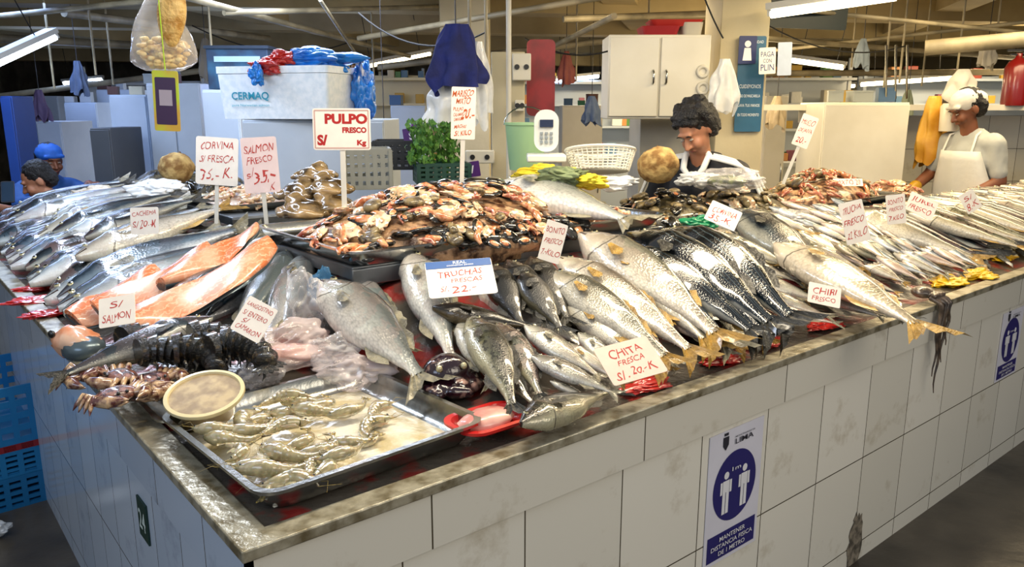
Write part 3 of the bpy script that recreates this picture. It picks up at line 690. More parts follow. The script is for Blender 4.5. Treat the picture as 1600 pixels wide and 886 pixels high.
for i,(x,y,a,c) in enumerate(((240,555,.2,1.6),(295,550,-.1,1.9),(350,550,.3,1.7),(215,535,.5,1.3),(322,530,0.1,1.5),(272,530,.6,1.4),(372,540,-.4,1.5))):
    g=G();ps=[];rs=[];N=36
    for j in range(N):
        t=j/(N-1);q=c*t;ps.append((math.sin(q)/c,(1-math.cos(q))/c*-1,.05));rs.append((.26-.1*t)*(.8+.25*((t*7)%1)))
    g.tube(ps,rs,12);s=.165
    o=g.obj('lobster_tail',lob,60,T(at(x-25,y,.095))@RZ(a+.6)@RX(.3)@SC(s,s,s));top(o,'black spotted lobster tail curled on the fish','lobster tail','lobster tails by the crabs')
    q=V(ps[-1]);f=G()
    for k in(-2,-1,0,1,2): f.ell((0,0,0),(.14,.05,.02),M=T(q)@RZ(-c+k*.4)@T(V((.12,0,0))),n=8,k=5)
    part(f.obj('tail_fan',lob,60),o)
    f=G()
    for k in range(6): 
        p=V(ps[4+k*5]);f.tube([p+V((0,-.15,-.05)),p+V((.03,-.34,-.08)),p+V((.0,-.4,-.12))],[.03,.022,.006],5)
    part(f.obj('legs',lob,60),o)
oct_=mat('octopus_skin','#210a15',.15,c2='#c2998a',ns=22,lo=.58,hi=.7,coat=1,bump=.4)
prims=[('e',(0,0,.045),(.06,.05,.045))]
for k in range(7):
    a=k*.9;r=.045
    pts=[V((math.cos(a+q*.5)*(r+.012*q),math.sin(a+q*.5)*(r+.012*q),.03-.004*q)) for q in range(4)]
    for p,q_ in zip(pts,pts[1:]): prims.append(('c',p,.016,q_,.012))
o=blob('octopus',prims,.004,oct_,T(pz(698,612,.89))@RZ(.4)@SC(1.0,1.0,1.05));top(o,'dark purple octopus with white speckles on the fish','octopus')
for dx in(-.03,.03): part(G().ell((dx,-.04,.07),.008).obj('eye',m_iris,60),o)
ob=mat('octopus_brown','#3d2e1a',.22,c2='#a88a5c',ns=14,coat=1,bump=.8,bs=26)
for x,y,zz,s in((475,325,1.19,1.5),(520,318,1.2,1.4),(472,297,1.24,1.5),(515,290,1.26,1.4),(492,270,1.3,1.2)):
    pr=[('e',(0,0,0),(.05,.042,.022)),('e',(.02,.01,.02),(.03,.025,.018))]
    for k in range(8):
        a=k*.8+x; p0=V((math.cos(a)*.03,math.sin(a)*.03,0)); p1=V((math.cos(a+.3)*.065,math.sin(a+.3)*.055,-.008)); p2=V((math.cos(a+.9)*.075,math.sin(a+.9)*.065,-.012)); pr+=[('c',p0,.015,p1,.012),('c',p1,.012,p2,.008)]
    o=blob('octopus',pr,.005,ob,T(pz(x,y,zz))@RZ(R(0,3))@SC(s,s,s),disp=lambda c:.005*noise.noise(c*40));top(o,'brown slimy octopus piled at the tray end','octopus','octopuses at the tray end')
ot=mat('tentacle','#352b24',.3,c2='#655546',ns=20,coat=.7,bump=.7,bs=30)
hp_=at(1455,465,.02); tu,tv=touv(hp_)
ob_=blob('octopus',[('e',(0,.03,.015),(.045,.04,.022))]+[('c',(0,0,.01),.016,((-.035+.024*i),-tv-.015,.012),.010) for i in range(4)],.005,ot,T(hp_)@RZ(ANG));top(ob_,'grey octopus draped over the counter rim','octopus')
zr=.885-hp_.z
for i in range(4):
    ln=(.26,.33,.22,.16)[i];x=-.035+.024*i
    g=G();g.tube([(x,-tv+.0,zr+.01),(x,-tv-.03,zr+.0)]+[(x+.010*math.sin(k*1.3+i),-tv-.04,zr-.01-ln*k/9) for k in range(10)],[.009,.010]+[.0095*(1-k/11) for k in range(10)],8)
    part(g.obj('tentacle',ot,60),ob_)
# ================= BAGS & CONTAINER =================
bagm=mat('clear_plastic','#f3efee',.08,alpha=.14,bump=.35,bs=7,coat=1,film=True)
bagp=mat('pink_clear_plastic','#f2e2de',.1,alpha=.25,bump=.35,bs=7,coat=1,film=True)
bagw=mat('milky_plastic','#eceeee',.2,alpha=.6,bump=.4,bs=9,coat=.6,film=True)
bagb=mat('blue_plastic','#1359b0',.25,c2='#2583dc',ns=6,bump=.7,bs=10,coat=.6)
bagr=mat('red_plastic','#b5221c',.25,bump=.7,bs=10,coat=.6)
def crumple(name,c,r,m,label,cat='plastic bag',seed=0,rot=0,amp=1,M=None):
    def fn(d):
        q=d*1.3+V((seed*3.1,seed,0));return 1+amp*(.5*noise.noise(q)+.4*abs(noise.noise(q*2.0))+.1*abs(noise.noise(q*5)))-.2*amp
    o=G().ell((0,0,0),r,fn=fn,n=90,k=56).obj(name,m,85,(M or T(V(c))@RZ(rot)));return top(o,label,cat)
crumple('plastic_bag',at(458,545,.03),(.13,.08,.055),bagp,'crumpled clear plastic bag among fish and shrimp',seed=1,rot=.6)
o=G().ell((0,0,0),(.08,.05,.022),n=20,k=12,fn=lambda d:1+.2*noise.noise(d*3)).obj('fish_fillet',mat('pinkflesh','#cf857c',.3,c2='#e3b3a4',ns=14,coat=.5),60,T(at(458,552,.02)));top(o,'pale pink fish fillet inside a clear bag','fish fillet')
crumple('plastic_bag',at(545,578,.03),(.11,.065,.045),bagp,'crumpled clear plastic bag beside the croaker',seed=2,rot=-.3)
crumple('plastic_bag',at(405,582,.03),(.06,.05,.04),bagm,'loose clear bag film near the lobster tails',seed=5)
crumple('plastic_bag',at(478,480,.05),(.055,.05,.10),bagm,'upright clear plastic bag by the steel stand',seed=3)
crumple('plastic_bag',at(520,550,.05),(.06,.045,.04),bagm,'thin clear plastic bag on another bag',seed=7)
crumple('plastic_sheet',at(505,455,.03),(.04,.03,.06),mat('clear_blue','#5a9fd0',.1,alpha=.3,bump=.6,bs=12,coat=1,film=True),'blue-tinted plastic film by the stand','plastic sheet',seed=8)
def circ(r,z,n=36): return [(r*math.cos(2*PI*i/n),r*math.sin(2*PI*i/n),z) for i in range(n)]
M=T(pz(320,617,.955))@RX(.3)@RY(.02)
g=G()
g.loft([circ(.055,-.05),circ(.072,-.005),circ(.075,-.002)]);o=g.obj('food_container',mat('tub','#a18b63',.25,c2='#c4af85',ns=15,coat=.5),50,M);top(o,'round plastic tub with clear lid leaning on the tray','food container')
g=G();g.loft([circ(.080,-.004),circ(.083,.0),circ(.082,.006),circ(.074,.007),circ(.072,.002)],cap0=False,cap1=False);part(g.obj('lid_rim',mat('tubrim','#d9cba0',.3),50),o,'pale translucent lid rim')
g=G();g.loft([circ(.073,.0),circ(.073,.0025)]);part(g.obj('lid',mat('tublid','#8a7450',.5,c2='#b39d72',ns=30,bump=.1),50),o,'flat translucent lid')
o=tray('plastic_tray',.19,.13,.025,T(pz(765,668,.885))@RZ(ANG),'red shallow plastic tray with pink fish flesh',m=mat('redtray','#c21a17',.3,coat=.4))
o=G().ell((0,0,0),(.07,.045,.02),fn=lambda d:1+.1*noise.noise(d*4)).obj('fish_fillet',mat('pinkflesh','#cf857c'),60,T(pz(760,655,.905))@RZ(ANG));top(o,'pale pink fish fillet in a red tray','fish fillet')
for x,y,c in ((1130,560,'r'),(1010,600,'r'),(1195,535,'r'),(1290,508,'r'),(600,430,'r'),(570,425,'r'),(60,450,'r'),(75,490,'r'),(45,470,'r'),(1590,385,'y'),(1530,430,'y'),(1480,440,'y'),(1560,400,'y')):
    crumple('plastic_sheet',at(x,y,.008),(.08,.04,.012) if c=='r' else (.1,.06,.02),bagr if c=='r' else mat('yellow_plastic','#e0b21a',.3,bump=.6,bs=10),('red' if c=='r' else 'yellow')+' plastic sheet under the fish','plastic sheet',seed=x,rot=ANG)
crumple('plastic_bag',pz(1090,350,1.12),(.07,.05,.03),mat('green_plastic','#128055',.3,bump=.8,bs=10),'crumpled green plastic net bag','plastic bag',seed=9)
# ================= PRICE CARDS =================
card(534,202,90,64,0,[('PULPO',.08,.25,.25,.74,SRED),('FRESCO',.22,-.02,.14,.42,SRED),('S/',-.34,-.26,.26,.18,SRED),('Kg',.34,-.34,.17,.16,SRED)],'white price sign with red capitals on a stick',d=2.5,stick=.18,lean=4,hand=False,border='#c9a29a',bold=.05)
card(339,252,66,74,-4,[('CORVINA',0,.33,.15,.8,RED),('S/ FRESCA',0,.05,.14,.8,RED),('35.- K.',0,-.27,.22,.75,RED)],'white price card with red handwriting on a stick',d=3.25,stick=.16,lean=4)
card(407,258,56,86,3,[('SALMON',0,.3,.14,.82,RED),('FRESCO',0,.1,.12,.7,RED),('s/',-.3,-.15,.16,.2,RED),('35.-',.1,-.2,.22,.6,RED),('K',.3,-.4,.12,.14,RED)],'white price card with red handwriting above salmon',d=3.0,stick=.18,lean=4,col='#f0d9d6')
card(226,345,44,42,2,[('CACHEMA',0,.28,.18,.85,RED),('S/ 20.-K',0,-.12,.26,.8,RED)],'small white price card among blue-grey fish',dz=.16)
card(183,486,56,46,10,[('S/',0,.22,.24,.3,RED),('SALMON',0,-.2,.26,.75,RED)],'white price card on the orange salmon',dz=.15,lean=30)
card(397,499,52,58,-28,[('LANGOSTINO',0,.33,.11,.85,RED),('S/ ENTERO',0,.08,.13,.8,RED),('S/',-.2,-.12,.12,.2,RED),('CAMARON',0,-.32,.14,.8,RED)],'tilted white price card above the lobster tails',dz=.14,lean=25)
o=card(720,434,106,56,5,[('TRUCHAS',0,.13,.17,.68,RED),('FRESCAS',.08,-.07,.12,.45,RED),('S/.',-.26,-.29,.14,.12,RED),('22.-',.03,-.3,.18,.36,RED)],'white price card with blue header on dark trout',dz=.1,lean=56,yaw=6)
k_=pxm(o.location);w_,h_=106*k_,56*k_/math.cos(math.radians(44))
g=G();g.box((0,h_*.39,.0016),(w_*.98,h_*.2,.001));part(g.obj('header_strip',mat('cardblue','#17559c',.4),0),o,'blue printed header strip')
x=lettering(o,w_,h_,[('REAL',.02,.42,.08,.2,'#e8eef5'),('cocinemos juntos',.02,.34,.06,.4,'#e8eef5')],hand=False,z=.003)
card(864,378,36,64,-20,[('BONITO',0,.3,.15,.85,RED),('FRESCO',0,.02,.13,.8,RED),('7.-KILO',0,-.28,.15,.85,RED)],'narrow tilted price card above silver fish',dz=.14,lean=12,yaw=20)
card(985,563,98,54,11,[('CHITA',0,.25,.2,.6,RED),('FRESCA',.02,0,.14,.5,RED),('S/. 20.-K',0,-.28,.22,.72,RED)],'pink-tinted price card on small grey fish',dz=.07,lean=54,yaw=15,col='#f3d6c4')
card(724,177,38,80,-2,[('MARISCO',0,.38,.12,.85,'#c4571c'),('MIXTO',0,.24,.12,.6,'#c4571c'),('PULPO',-.2,.08,.07,.4,'#c4571c'),('CALAMAR',-.2,-.02,.07,.4,'#c4571c'),('CAMARON',-.2,-.12,.07,.4,'#c4571c'),('20.-',.2,.0,.2,.5,'#c4571c'),('MACHAS',-.1,-.25,.08,.5,'#c4571c'),('S/. KILO',0,-.38,.1,.7,'#c4571c')],'tall cream price sign with orange handwriting',d=2.9,stick=.2,lean=2,bold=.015)
card(1130,337,50,34,-28,[('CORVINA',0,.15,.26,.8,RED),('35.-K.',0,-.22,.28,.7,RED)],'tilted white price card above a dark fish',dz=.14,lean=38)
card(1335,347,38,66,14,[('TRUCHA',0,.32,.15,.82,RED),('FRESCO',0,.03,.15,.82,RED),('22 KILO',0,-.28,.17,.85,RED)],'white price card standing in a pile of small fish',dz=.12,lean=10)
card(1288,461,50,32,-14,[('CHIRI',0,.18,.3,.7,RED),('FRESCO',0,-.22,.22,.7,RED)],'small white price card by the counter rim',dz=.1,lean=38)
card(1400,327,30,46,6,[('BONITO',0,.28,.17,.8,RED),('FRESCO',0,.02,.13,.7,RED),('7.KILO',0,-.28,.17,.8,RED)],'white price card above silver fish row',dz=.14,lean=8)
card(1440,322,44,32,-28,[('JUREL',0,.2,.26,.8,RED),('FRESCO',0,-.2,.24,.8,RED)],'tilted white price card above silver fish row',dz=.15,lean=28)
card(1516,315,26,32,30,[('S/',0,.2,.24,.5,RED),('8.-K',0,-.2,.28,.8,RED)],'small tilted white price card in the far fish row',dz=.15,lean=15)
card(1258,205,26,50,-20,[('MUSLO',0,.28,.17,.8,RED),('DE JAIVA',0,0,.15,.8,RED),('20.-',0,-.28,.19,.6,RED)],'tilted white price card over the crab tray',d=4.0,stick=.2,lean=4)
card(1325,285,46,12,0,[('MIXTO 20',0,0,.6,.85,RED)],'low white price slip on the shellfish',d=4.1,lean=30)
# ================= POSTERS ON COUNTER =================
def onface(px,py,which='R'):
    n_=W_ if which=='R' else U; r=ray(px,py); t=(C0-CAM).dot(n_)/r.dot(n_); return CAM+r*t
pur='#27246b'
def poster(cx,cy,x0,x1,y0,y1):
    c=onface(cx,cy);w=(onface(x1,cy)-onface(x0,cy)).length;h=abs(onface(cx,y0).z-onface(cx,y1).z)
    M=basis(U,Z,-W_,c-W_*.003)
    g=G();g.box((0,0,0),(w,h,.002));o=g.obj('safety_poster',mat('posterwhite','#dddce8',.35),0,M);top(o,'white safety poster with purple round emblem on the tiles','poster')
    g=G();g.add([(w*.40*math.cos(i*PI/24),h*.06+w*.42*math.sin(i*PI/24),.002) for i in range(48)],[tuple(range(48))])
    g.add([(-w*.45,-h*.47,.002),(w*.45,-h*.47,.002),(w*.45,-h*.27,.002),(-w*.45,-h*.27,.002)],[(0,1,2,3)])
    part(g.obj('printed_panel',mat('posterpurple',pur,.4),0),o)
    for s in(-1,1):
        g=G();x=s*w*.17;y=h*.035
        g.add([(x+w*.045*math.cos(i*PI/8),y+w*.2+w*.045*math.sin(i*PI/8),.003) for i in range(16)],[tuple(range(16))])
        for (a,b,c_,d) in ((0,.07,.06,.07),(-.085,.06,.018,.075),(.085,.06,.018,.075),(-.032,-.13,.026,.13),(.032,-.13,.026,.13)):
            g.add([(x+(a-c_)*w,y+(b-d)*w,.003),(x+(a+c_)*w,y+(b-d)*w,.003),(x+(a+c_)*w,y+(b+d)*w,.003),(x+(a-c_)*w,y+(b+d)*w,.003)],[(0,1,2,3)])
        part(g.obj('pictogram',mat('postersign','#e9e9ee',.4),0),o,'white standing figure')
    g=G();g.add([(-w*.22+w*a_,h*.41+w*b_,.003) for a_,b_ in((-.05,.08),(.05,.08),(.05,-.02),(0,-.08),(-.05,-.02))],[(4,3,2,1,0)]);g.box((-w*.22,h*.41+w*.11,.003),(w*.07,w*.03,.001));part(g.obj('crest',mat('ink_#2a2a35','#2a2a35',.5),0),o)
    lettering(o,w,h,[('MUNICIPALIDAD DE',.13,.435,.012,.36,'#2a2a35'),('LIMA',.12,.40,.04,.34,'#2a2a35'),('1m',0,.195,.03,.16,'#e9e9ee'),('MANTENER',0,-.315,.035,.48,'#e9e9ee'),('DISTANCIA FISICA',0,-.37,.035,.78,'#e9e9ee'),('DE 1 METRO',0,-.425,.035,.5,'#e9e9ee')],z=.0045,hand=False,bold=.005)
poster(1145,768,1107,1183,672,866)
poster(1576,537,1563,1592,490,588)
c=onface(226,812,'L');g=G();g.box((0,0,0),(.075,.1,.004));o=g.obj('number_plate',mat('plategreen','#0f332b',.4),0,basis(-W_,Z,-U,c-U*.003));top(o,'dark green stall number plate on the tiles','number plate')
lettering(o,.075,.1,[('24',0,0,.5,.7,'#c9d6cf')],z=.003,hand=False)
def patch(cx,cy,a,b):
    c=onface(cx,cy);g=G();g.add([(a*math.cos(i*PI/16)*(1+.5*noise.noise(V((i*.7,0,cx)))),b*math.sin(i*PI/16)*(1+.4*noise.noise(V((i*.7,2,1)))),0) for i in range(32)],[tuple(range(32))])
    o=g.obj('broken_patch',mat('mortarpatch','#8a8070',.9,c2='#4a443a',ns=30,bump=.8),0,basis(U,Z,-W_,c-W_*.002));o.parent=cnt;o.matrix_parent_inverse=Ci;o['label']='exposed grey mortar where a tile is missing'
patch(1335,850,.05,.12);patch(1405,860,.09,.06);patch(1365,875,.08,.05)
# ================= BLUE CRATES =================
def crate(M,w,d,h,c,label):
    g=G();m=mat('crate_'+c,c,.45)
    for k in range(5):
        z=h*(.04+.23*k)
        for y in(-d/2,d/2): g.box((0,y,z),(w,.012,h*.12 if k<4 else h*.16))
        for x in(-w/2,w/2): g.box((x,0,z),(.012,d,h*.12 if k<4 else h*.16))
    for i in range(7):
        for y in(-d/2,d/2): g.box((-w/2+w*i/6,y,h/2),(.02,.014,h))
        for x in(-w/2,w/2): g.box((x,-d/2+d*i/6,h/2),(.014,.02,h))
    g.box((0,0,.01),(w,d,.012));o=g.obj('plastic_crate',m,35,M);return top(o,label,'crate','stacked crates by the counter')
cb=pz(12,800,0)
for i,(c,z,hh_) in enumerate((('#126a9f',0,.13),('#1676ad',.135,.10),('#8e1e26',.24,.025),('#1676b0',.27,.22))):
    crate(T(V((cb.x-.17,cb.y+.2,z)))@RZ(ANG+.05),.36,.5,hh_,c,('red' if i==2 else 'blue')+' plastic crate stacked beside the counter')
crumple('plastic_bag',pz(5,815,.04)+V((0,-.05,.0)),(.05,.05,.03),bagw,'white bag scrap on the floor by the crates',seed=4)
# ================= BACKGROUND OBJECTS =================
white=mat('white_enamel','#c6d0dc',.35,c2='#b4c0ce',ns=1.5);whitew=mat('warm_white_enamel','#e3decf',.4,c2='#d2ccba',ns=1.5)
foam=mat('styrofoam','#eaf0f4',.7,c2='#dbe5ec',ns=30,bump=.2)
black=mat('black_plastic','#15151a',.4)
def cabinet(name,px0,px1,pyt,d,zb,depth,m,label,cat,doors=2,yaw=0,hz=None,handles=True,group=None):
    a=pt(px0,pyt,d);b=pt(px1,pyt,d);w=(b.x-a.x);zt=a.z if hz is None else hz
    c=V(((a.x+b.x)/2,d+depth/2,zb));h=zt-zb
    M=T(c)@RZ(yaw)
    g=G();g.box((0,0,h/2),(w,depth,h));o=g.obj(name,m,35,M,bevel=.006);top(o,label,cat,group)
    for i in range(doors):
        ww=w/doors-.012;x=-w/2+w*(i+.5)/doors
        g=G();g.box((x,-depth/2-.009,h/2),(ww,.016,h-.03));dd=g.obj('door',m,35,bevel=.003);part(dd,o)
        if handles:
            g=G();xx=x+(ww/2-.03)*(1 if i%2==0 else -1);g.tube([(xx,-depth/2-.02,h*.42),(xx,-depth/2-.04,h*.44),(xx,-depth/2-.04,h*.56),(xx,-depth/2-.02,h*.58)],.006,6);part(g.obj('handle',steel,60),dd)
    return o
cabinet('freezer',378,600,187,4.5,0,.6,white,'tall white freezer supporting a foam box','freezer',1)
cabinet('cabinet',170,228,148,6.6,0,.5,white,'pale blue-white tall cabinet with closed door','cabinet',1)
cabinet('cabinet',228,312,130,6.4,0,.5,white,'pale blue-white double cabinet beside another','cabinet',2)
cabinet('freezer',315,372,140,5.3,0,.5,white,'slim white freezer beside the foam box','freezer',1)
cabinet('display_fridge',20,95,190,8.0,0,.6,white,'white display fridge with doors','fridge',2)
cabinet('cabinet',140,172,200,5.9,0,.5,mat('greycab','#4b5058',.5),'dark grey metal cupboard with one door','cabinet',1)
cabinet('cabinet',0,18,150,6.8,0,.3,mat('bluecab','#24488c',.5),'narrow dark blue metal locker','cabinet',1,handles=False)
for x0,x1,y,d in ((100,150,160,9.5),(150,215,140,10),(610,665,165,7.5),(878,942,165,8.5),(1198,1232,150,8.5),(30,90,150,11)):
    cabinet('fridge',x0,x1,y,d,0,.5,(white if x0<800 else whitew),'distant white upright fridge in the market hall','fridge',1,group='distant fridges')
# goods stacked on the cabinets
rr=random.Random(21)
for px0,px1,py,d in ((172,226,148,6.85),(232,308,130,6.65),(25,90,190,8.3),(105,145,160,9.75),(155,210,140,10.25),(1292,1418,160,5.62),(880,940,165,8.75),(612,662,165,7.75)):
    z=pt(px0,py,d-.25).z+.004; x=px0+8
    while x<px1-6:
        a=pt(x,py,d).x; s=rr.uniform(.07,.14); c=rr.choice(['#7d6a4a','#b7bcc0','#3b5878','#8a8f8c','#c9bfa2','#5a3a34','#2f6a4a'])
        g=G();hh_=s*rr.uniform(.5,1.1);g.box((0,0,hh_/2),(s,s*.8,hh_));g.box((0,0,hh_),(s*1.03,s*.83,.012));o=g.obj('storage_box',mat('sbx'+c,c,.6),35,T(V((a,d+rr.uniform(-.05,.05),z)))@RZ(rr.uniform(-.3,.3)));top(o,'small storage box on top of a cabinet','box','boxes on cabinets')
        x+=s/pxm(V((a,d,z)))*1.1+rr.uniform(4,18)
c=pt(458,190,4.65);c.z=pt(458,187,4.5).z+.004;M=T(c)@RZ(math.radians(-14))
w,dp,h=.68,.42,.245
g=G();g.loft([rrect(w-.03,dp-.03,.02,0),rrect(w,dp,.02,h),rrect(w,dp,.02,h)]);o=g.obj('foam_box',foam,50,M);top(o,'white foam fish box standing on a freezer','foam box')
g=G();g.loft([rrect(w+.01,dp+.01,.02,h+.002),rrect(w+.01,dp+.01,.02,h+.04)]);part(g.obj('lid',foam,50),o)
lt=lettering(o,w,h,[('CERMAQ',-.2,.0,.2,.34,'#1f8fa8'),('pure Norwegian salmon',-.2,-.2,.07,.34,'#6bb5c4')],z=0,hand=False,bold=.02);lt.matrix_local=T(V((0,-dp/2-.003,h/2)))@RX(PI/2)
c=pt(385,132,5.45);c.z=pt(340,140,5.3).z+.003;g=G();g.box((0,0,.13),(.4,.3,.26));o=g.obj('carton_box',mat('bluecarton','#1c3450',.6,c2='#27597a',ns=6),35,T(c),bevel=.004);top(o,'dark blue printed carton box on a freezer','box')
g=G();g.box((0,0,.265),(.42,.32,.02));part(g.obj('lid',mat('bluecarton2','#14263a',.6),35),o)
g=G()
g.box((0,-.152,.19),(.30,.002,.035))
part(g.obj('printed_panel',mat('cartonprint','#9fc0d4',.6),0),o,'pale printed label strip')
crumple('plastic_bag',pt(490,95,4.6),(.27,.16,.07),bagb,'large crumpled blue plastic sheet over a foam box',seed=11)
crumple('plastic_bag',pt(568,145,4.7),(.07,.1,.17),bagb,'blue plastic sheet hanging down a foam box',seed=12)
crumple('plastic_bag',pt(418,105,4.45),(.10,.07,.045),bagr,'red plastic bag on the foam box',seed=13)
crumple('plastic_bag',pt(440,90,4.5),(.08,.07,.04),bagr,'crumpled red plastic bag beside blue sheet',seed=14)
crumple('plastic_bag',pt(402,118,4.37),(.04,.05,.06),bagb,'blue bag corner hanging over a foam box',seed=15)
crate(T(pt(575,292,3.6))@RZ(.2),.2,.2,.17,'#8a8b82','grey grid basket behind the seafood tray')
crate(T(pt(690,285,4.0))@RZ(.2),.25,.25,.10,'#1a4238','dark green crate behind the tray')
crate(T(pt(620,262,4.2))@RZ(.1),.22,.25,.14,'#26292d','black crate stacked behind the tray')
def plant(p,s,label):
    g=G()
    for i in range(220):
        a=R(0,6.3);l=R(.1,1);h=R(.1,1.2)
        c=V((math.cos(a)*l*.5,math.sin(a)*l*.5,h));g.add([c+V((0,0,-.07)),c+V((R(-.1,.1)+.05,R(-.1,.1),0)),c+V((R(-.05,.05),0,.1)),c+V((-.06,R(-.1,.1),.02))],[(0,1,2,3)])
    o=g.obj('green_herbs',mat('leaf','#2c5c1e',.5,c2='#5c8c34',ns=12),0,T(p)@SC(s,s,s));top(o,label,'herbs');o['kind']='stuff';g=G()
    for i in range(14): a=R(0,6.3);g.tube([(0,0,-.3),(math.cos(a)*.2,math.sin(a)*.2,.4),(math.cos(a)*.4,math.sin(a)*.4,R(.7,1.1))],.012,4)
    part(g.obj('stems',mat('stem','#3f6a25',.5),0),o)
plant(pt(665,262,3.9),.19,'bunch of leafy green herbs behind the tray')
plant(pt(698,258,4.0),.17,'leafy celery bunch beside other herbs')
def colbox(name,px0,px1,d,depth,m,z1=CL,z0=0):
    a=pt(px0,200,d);b=pt(px1,200,d);w=b.x-a.x
    g=G();g.box((0,0,(z1-z0)/2),(w,depth,z1-z0));o=g.obj(name,m,35,T(V(((a.x+b.x)/2,d+depth/2,z0))),bevel=.005);return o
colm=mat('columnpaint','#cbbf9f',.7,c2='#b8ac8c',ns=1.5,bump=.2,bs=20,world=True)
struct(colbox('trim_20',1118,1192,4.75,.4,colm));struct(colbox('trim_21',1000,1117,4.9,.45,mat('greycol','#a8a498',.7,c2='#969286',ns=2),z1=1.5))
struct(colbox('trim_22',690,765,6.2,.4,colm))
o=colbox('utility_post',768,820,4.4,.12,mat('panelbeige','#c9bfa2',.5,c2='#b5aa8a',ns=2),z1=1.85);top(o,'beige utility panel post between stalls','utility panel')
g=G();g.tube([(0,0,0),(0,0,CL)],.014,10);o=g.obj('pole',mat('polewhite','#cfcabb',.4),60,T(V((pt(795,200,4.2).x,4.2,0))));top(o,'slim white vertical metal pole','pole')
for x,y,w,h in((815,105,.1,.14),(750,245,.16,.07),(812,165,.05,.06)):
    p=pt(x,y,4.36);g=G();g.box((0,0,0),(w,.05,h));o=g.obj('socket_box',mat('socket','#d9d4c4',.4),35,T(p),bevel=.006);top(o,'white electrical socket box on the post','socket box')
    for s in(-.25,.25):part(G().tube([(w*s,-.026,0),(w*s,-.034,0)],.014,12).obj('socket',black,35),o)
def rod(name,a,b,r,m,label,cat):
    g=G();g.tube([a,b],r,8);return top(g.obj(name,m,60),label,cat)
def drape(name,topp,w,l,m,label,cat,folds=7,seed=0,thin=.5,taper=.35,skew=.0):
    g=G();rings=[];N=22;n=60
    for i in range(N+1):
        t=i/N;r=w/2*(taper+(1-taper)*math.sin(min(1,t*1.3)*PI/2));ring=[]
        for j in range(n):
            a=2*PI*j/n;f=1+.25*t*math.sin(folds*a+seed)+.45*noise.noise(V((math.cos(a)*1.5+seed,math.sin(a)*1.5,t*3)))
            ring.append((r*f*math.cos(a)+skew*t,r*f*thin*math.sin(a),-l*t*(1+.35*noise.noise(V((math.cos(a)*1.3,math.sin(a)*1.3,seed))))))
        rings.append(ring)
    g.loft(rings,cap1=False);o=g.obj(name,m,80,T(topp));return top(o,label,cat)
drape('cloth',pt(712,38,4.0),.24,.30,mat('navycloth','#10184f',.8,c2='#19246a',ns=10,bump=.4),'dark blue cloth hanging from a hook','cloth',seed=1,taper=.5)
drape('plastic_bag',pt(700,112,4.05),.22,.26,bagw,'white plastic bag hanging below a blue cloth','plastic bag',seed=2)
drape('plastic_bag',pt(748,65,4.1),.13,.36,bagw,'long white plastic bag hanging on the post','plastic bag',seed=3)
rod('hanging_wire',pt(712,40,4.0),V((pt(712,40,4.0).x,4.0,CL-.01)),.004,black,'thin dark wire holding a cloth','wire')
for x,y,d,w,l,c,s_ in ((600,190,5.2,.14,.25,'#c9c3b5',61),(925,150,7,.14,.25,'#4a5d80',62),(1215,150,6.5,.13,.25,'#b8a78a',63),(1350,60,6,.1,.2,'#8d9aa5',64),(265,90,7,.16,.3,'#5b6a7d',65),(120,95,6.5,.12,.25,'#45526a',66),(1545,60,6.5,.12,.22,'#cfc8b8',67),(320,60,6.5,.12,.3,'#7d7466',68),(60,140,8,.16,.3,'#6d5a7d',69),(885,80,7,.12,.25,'#7d3a34',70),(1420,140,7,.12,.25,'#9aa58d',71)):
    q=pt(x,y,d);drape('hanging_bag',q,w,l,mat('hb'+c,c,.6,bump=.4),'small cloth bag hanging from the stall frame','hanging bag',seed=s_);rod('hanging_wire',q,V((q.x,q.y,CL-.01)),.003,black,'thin dark wire holding a small bag','wire')
p=pt(845,122,4.6);M=T(p)@RX(PI/2)
g=G();g.loft([rrect(.16,.42,.03,-.012),rrect(.16,.42,.03,.012)]);o=g.obj('cutting_board',mat('redboard','#6d0f18',.4,c2='#8e1822',ns=6),50,M);top(o,'dark red cutting board hung on a post','cutting board')
p=pt(853,250,3.3)
g=G();g.box((0,0,.01),(.16,.16,.03));o=g.obj('digital_scale',mat('scalewhite','#dfe1dd',.35),35,T(p),bevel=.006);top(o,'white digital scale with upright display','scale')
g=G();g.loft([[(x,-.02,z) for (x,z,y) in rrect(.1,.17,.045,0)],[(x,.02,z) for (x,z,y) in rrect(.1,.17,.045,.0)]]);
pp=g.obj('display_head',mat('scalewhite','#dfe1dd'),50);pp.matrix_local=T(V((0,0,.12)));part(pp,o)
g=G();g.box((0,-.025,.15),(.055,.01,.03));part(g.obj('screen',mat('lcd','#2a3550',.2),35),o)
g=G()
for i in range(3):
    for j in range(3):g.box((-.02+.02*i,-.025,.11-.018*j),(.012,.008,.01))
part(g.obj('keypad',mat('keys','#8a949c',.4),35),o)
p=pt(822,265,3.6);g=G();g.loft([circ(.075,0),circ(.095,.2),circ(.1,.2),circ(.1,.21),circ(.09,.21),circ(.07,.01)]);o=g.obj('bucket',mat('greenbucket','#a4c99a',.35,alpha=.8),50,T(p));top(o,'translucent green plastic bucket with handle','bucket')
g=G();g.tube([(.1*math.cos(a*PI/10),-.01,.2+.08*math.sin(a*PI/10)) for a in range(11)],.003,6);part(g.obj('handle',steel,60),o)
p=pt(938,268,3.35);g=G()
for k in range(8):
    z=.012*k+.005;r=.12+.004*k
    g.tube([(r*math.cos(a*PI/20)*1.0,r*.75*math.sin(a*PI/20),z) for a in range(41)],.0028 if k<7 else .007,5,cap=False)
for a in range(40):
    q=a*PI/20;g.tube([(.12*math.cos(q),.09*math.sin(q),0),(.15*math.cos(q),.112*math.sin(q),.09)],.0028,4)
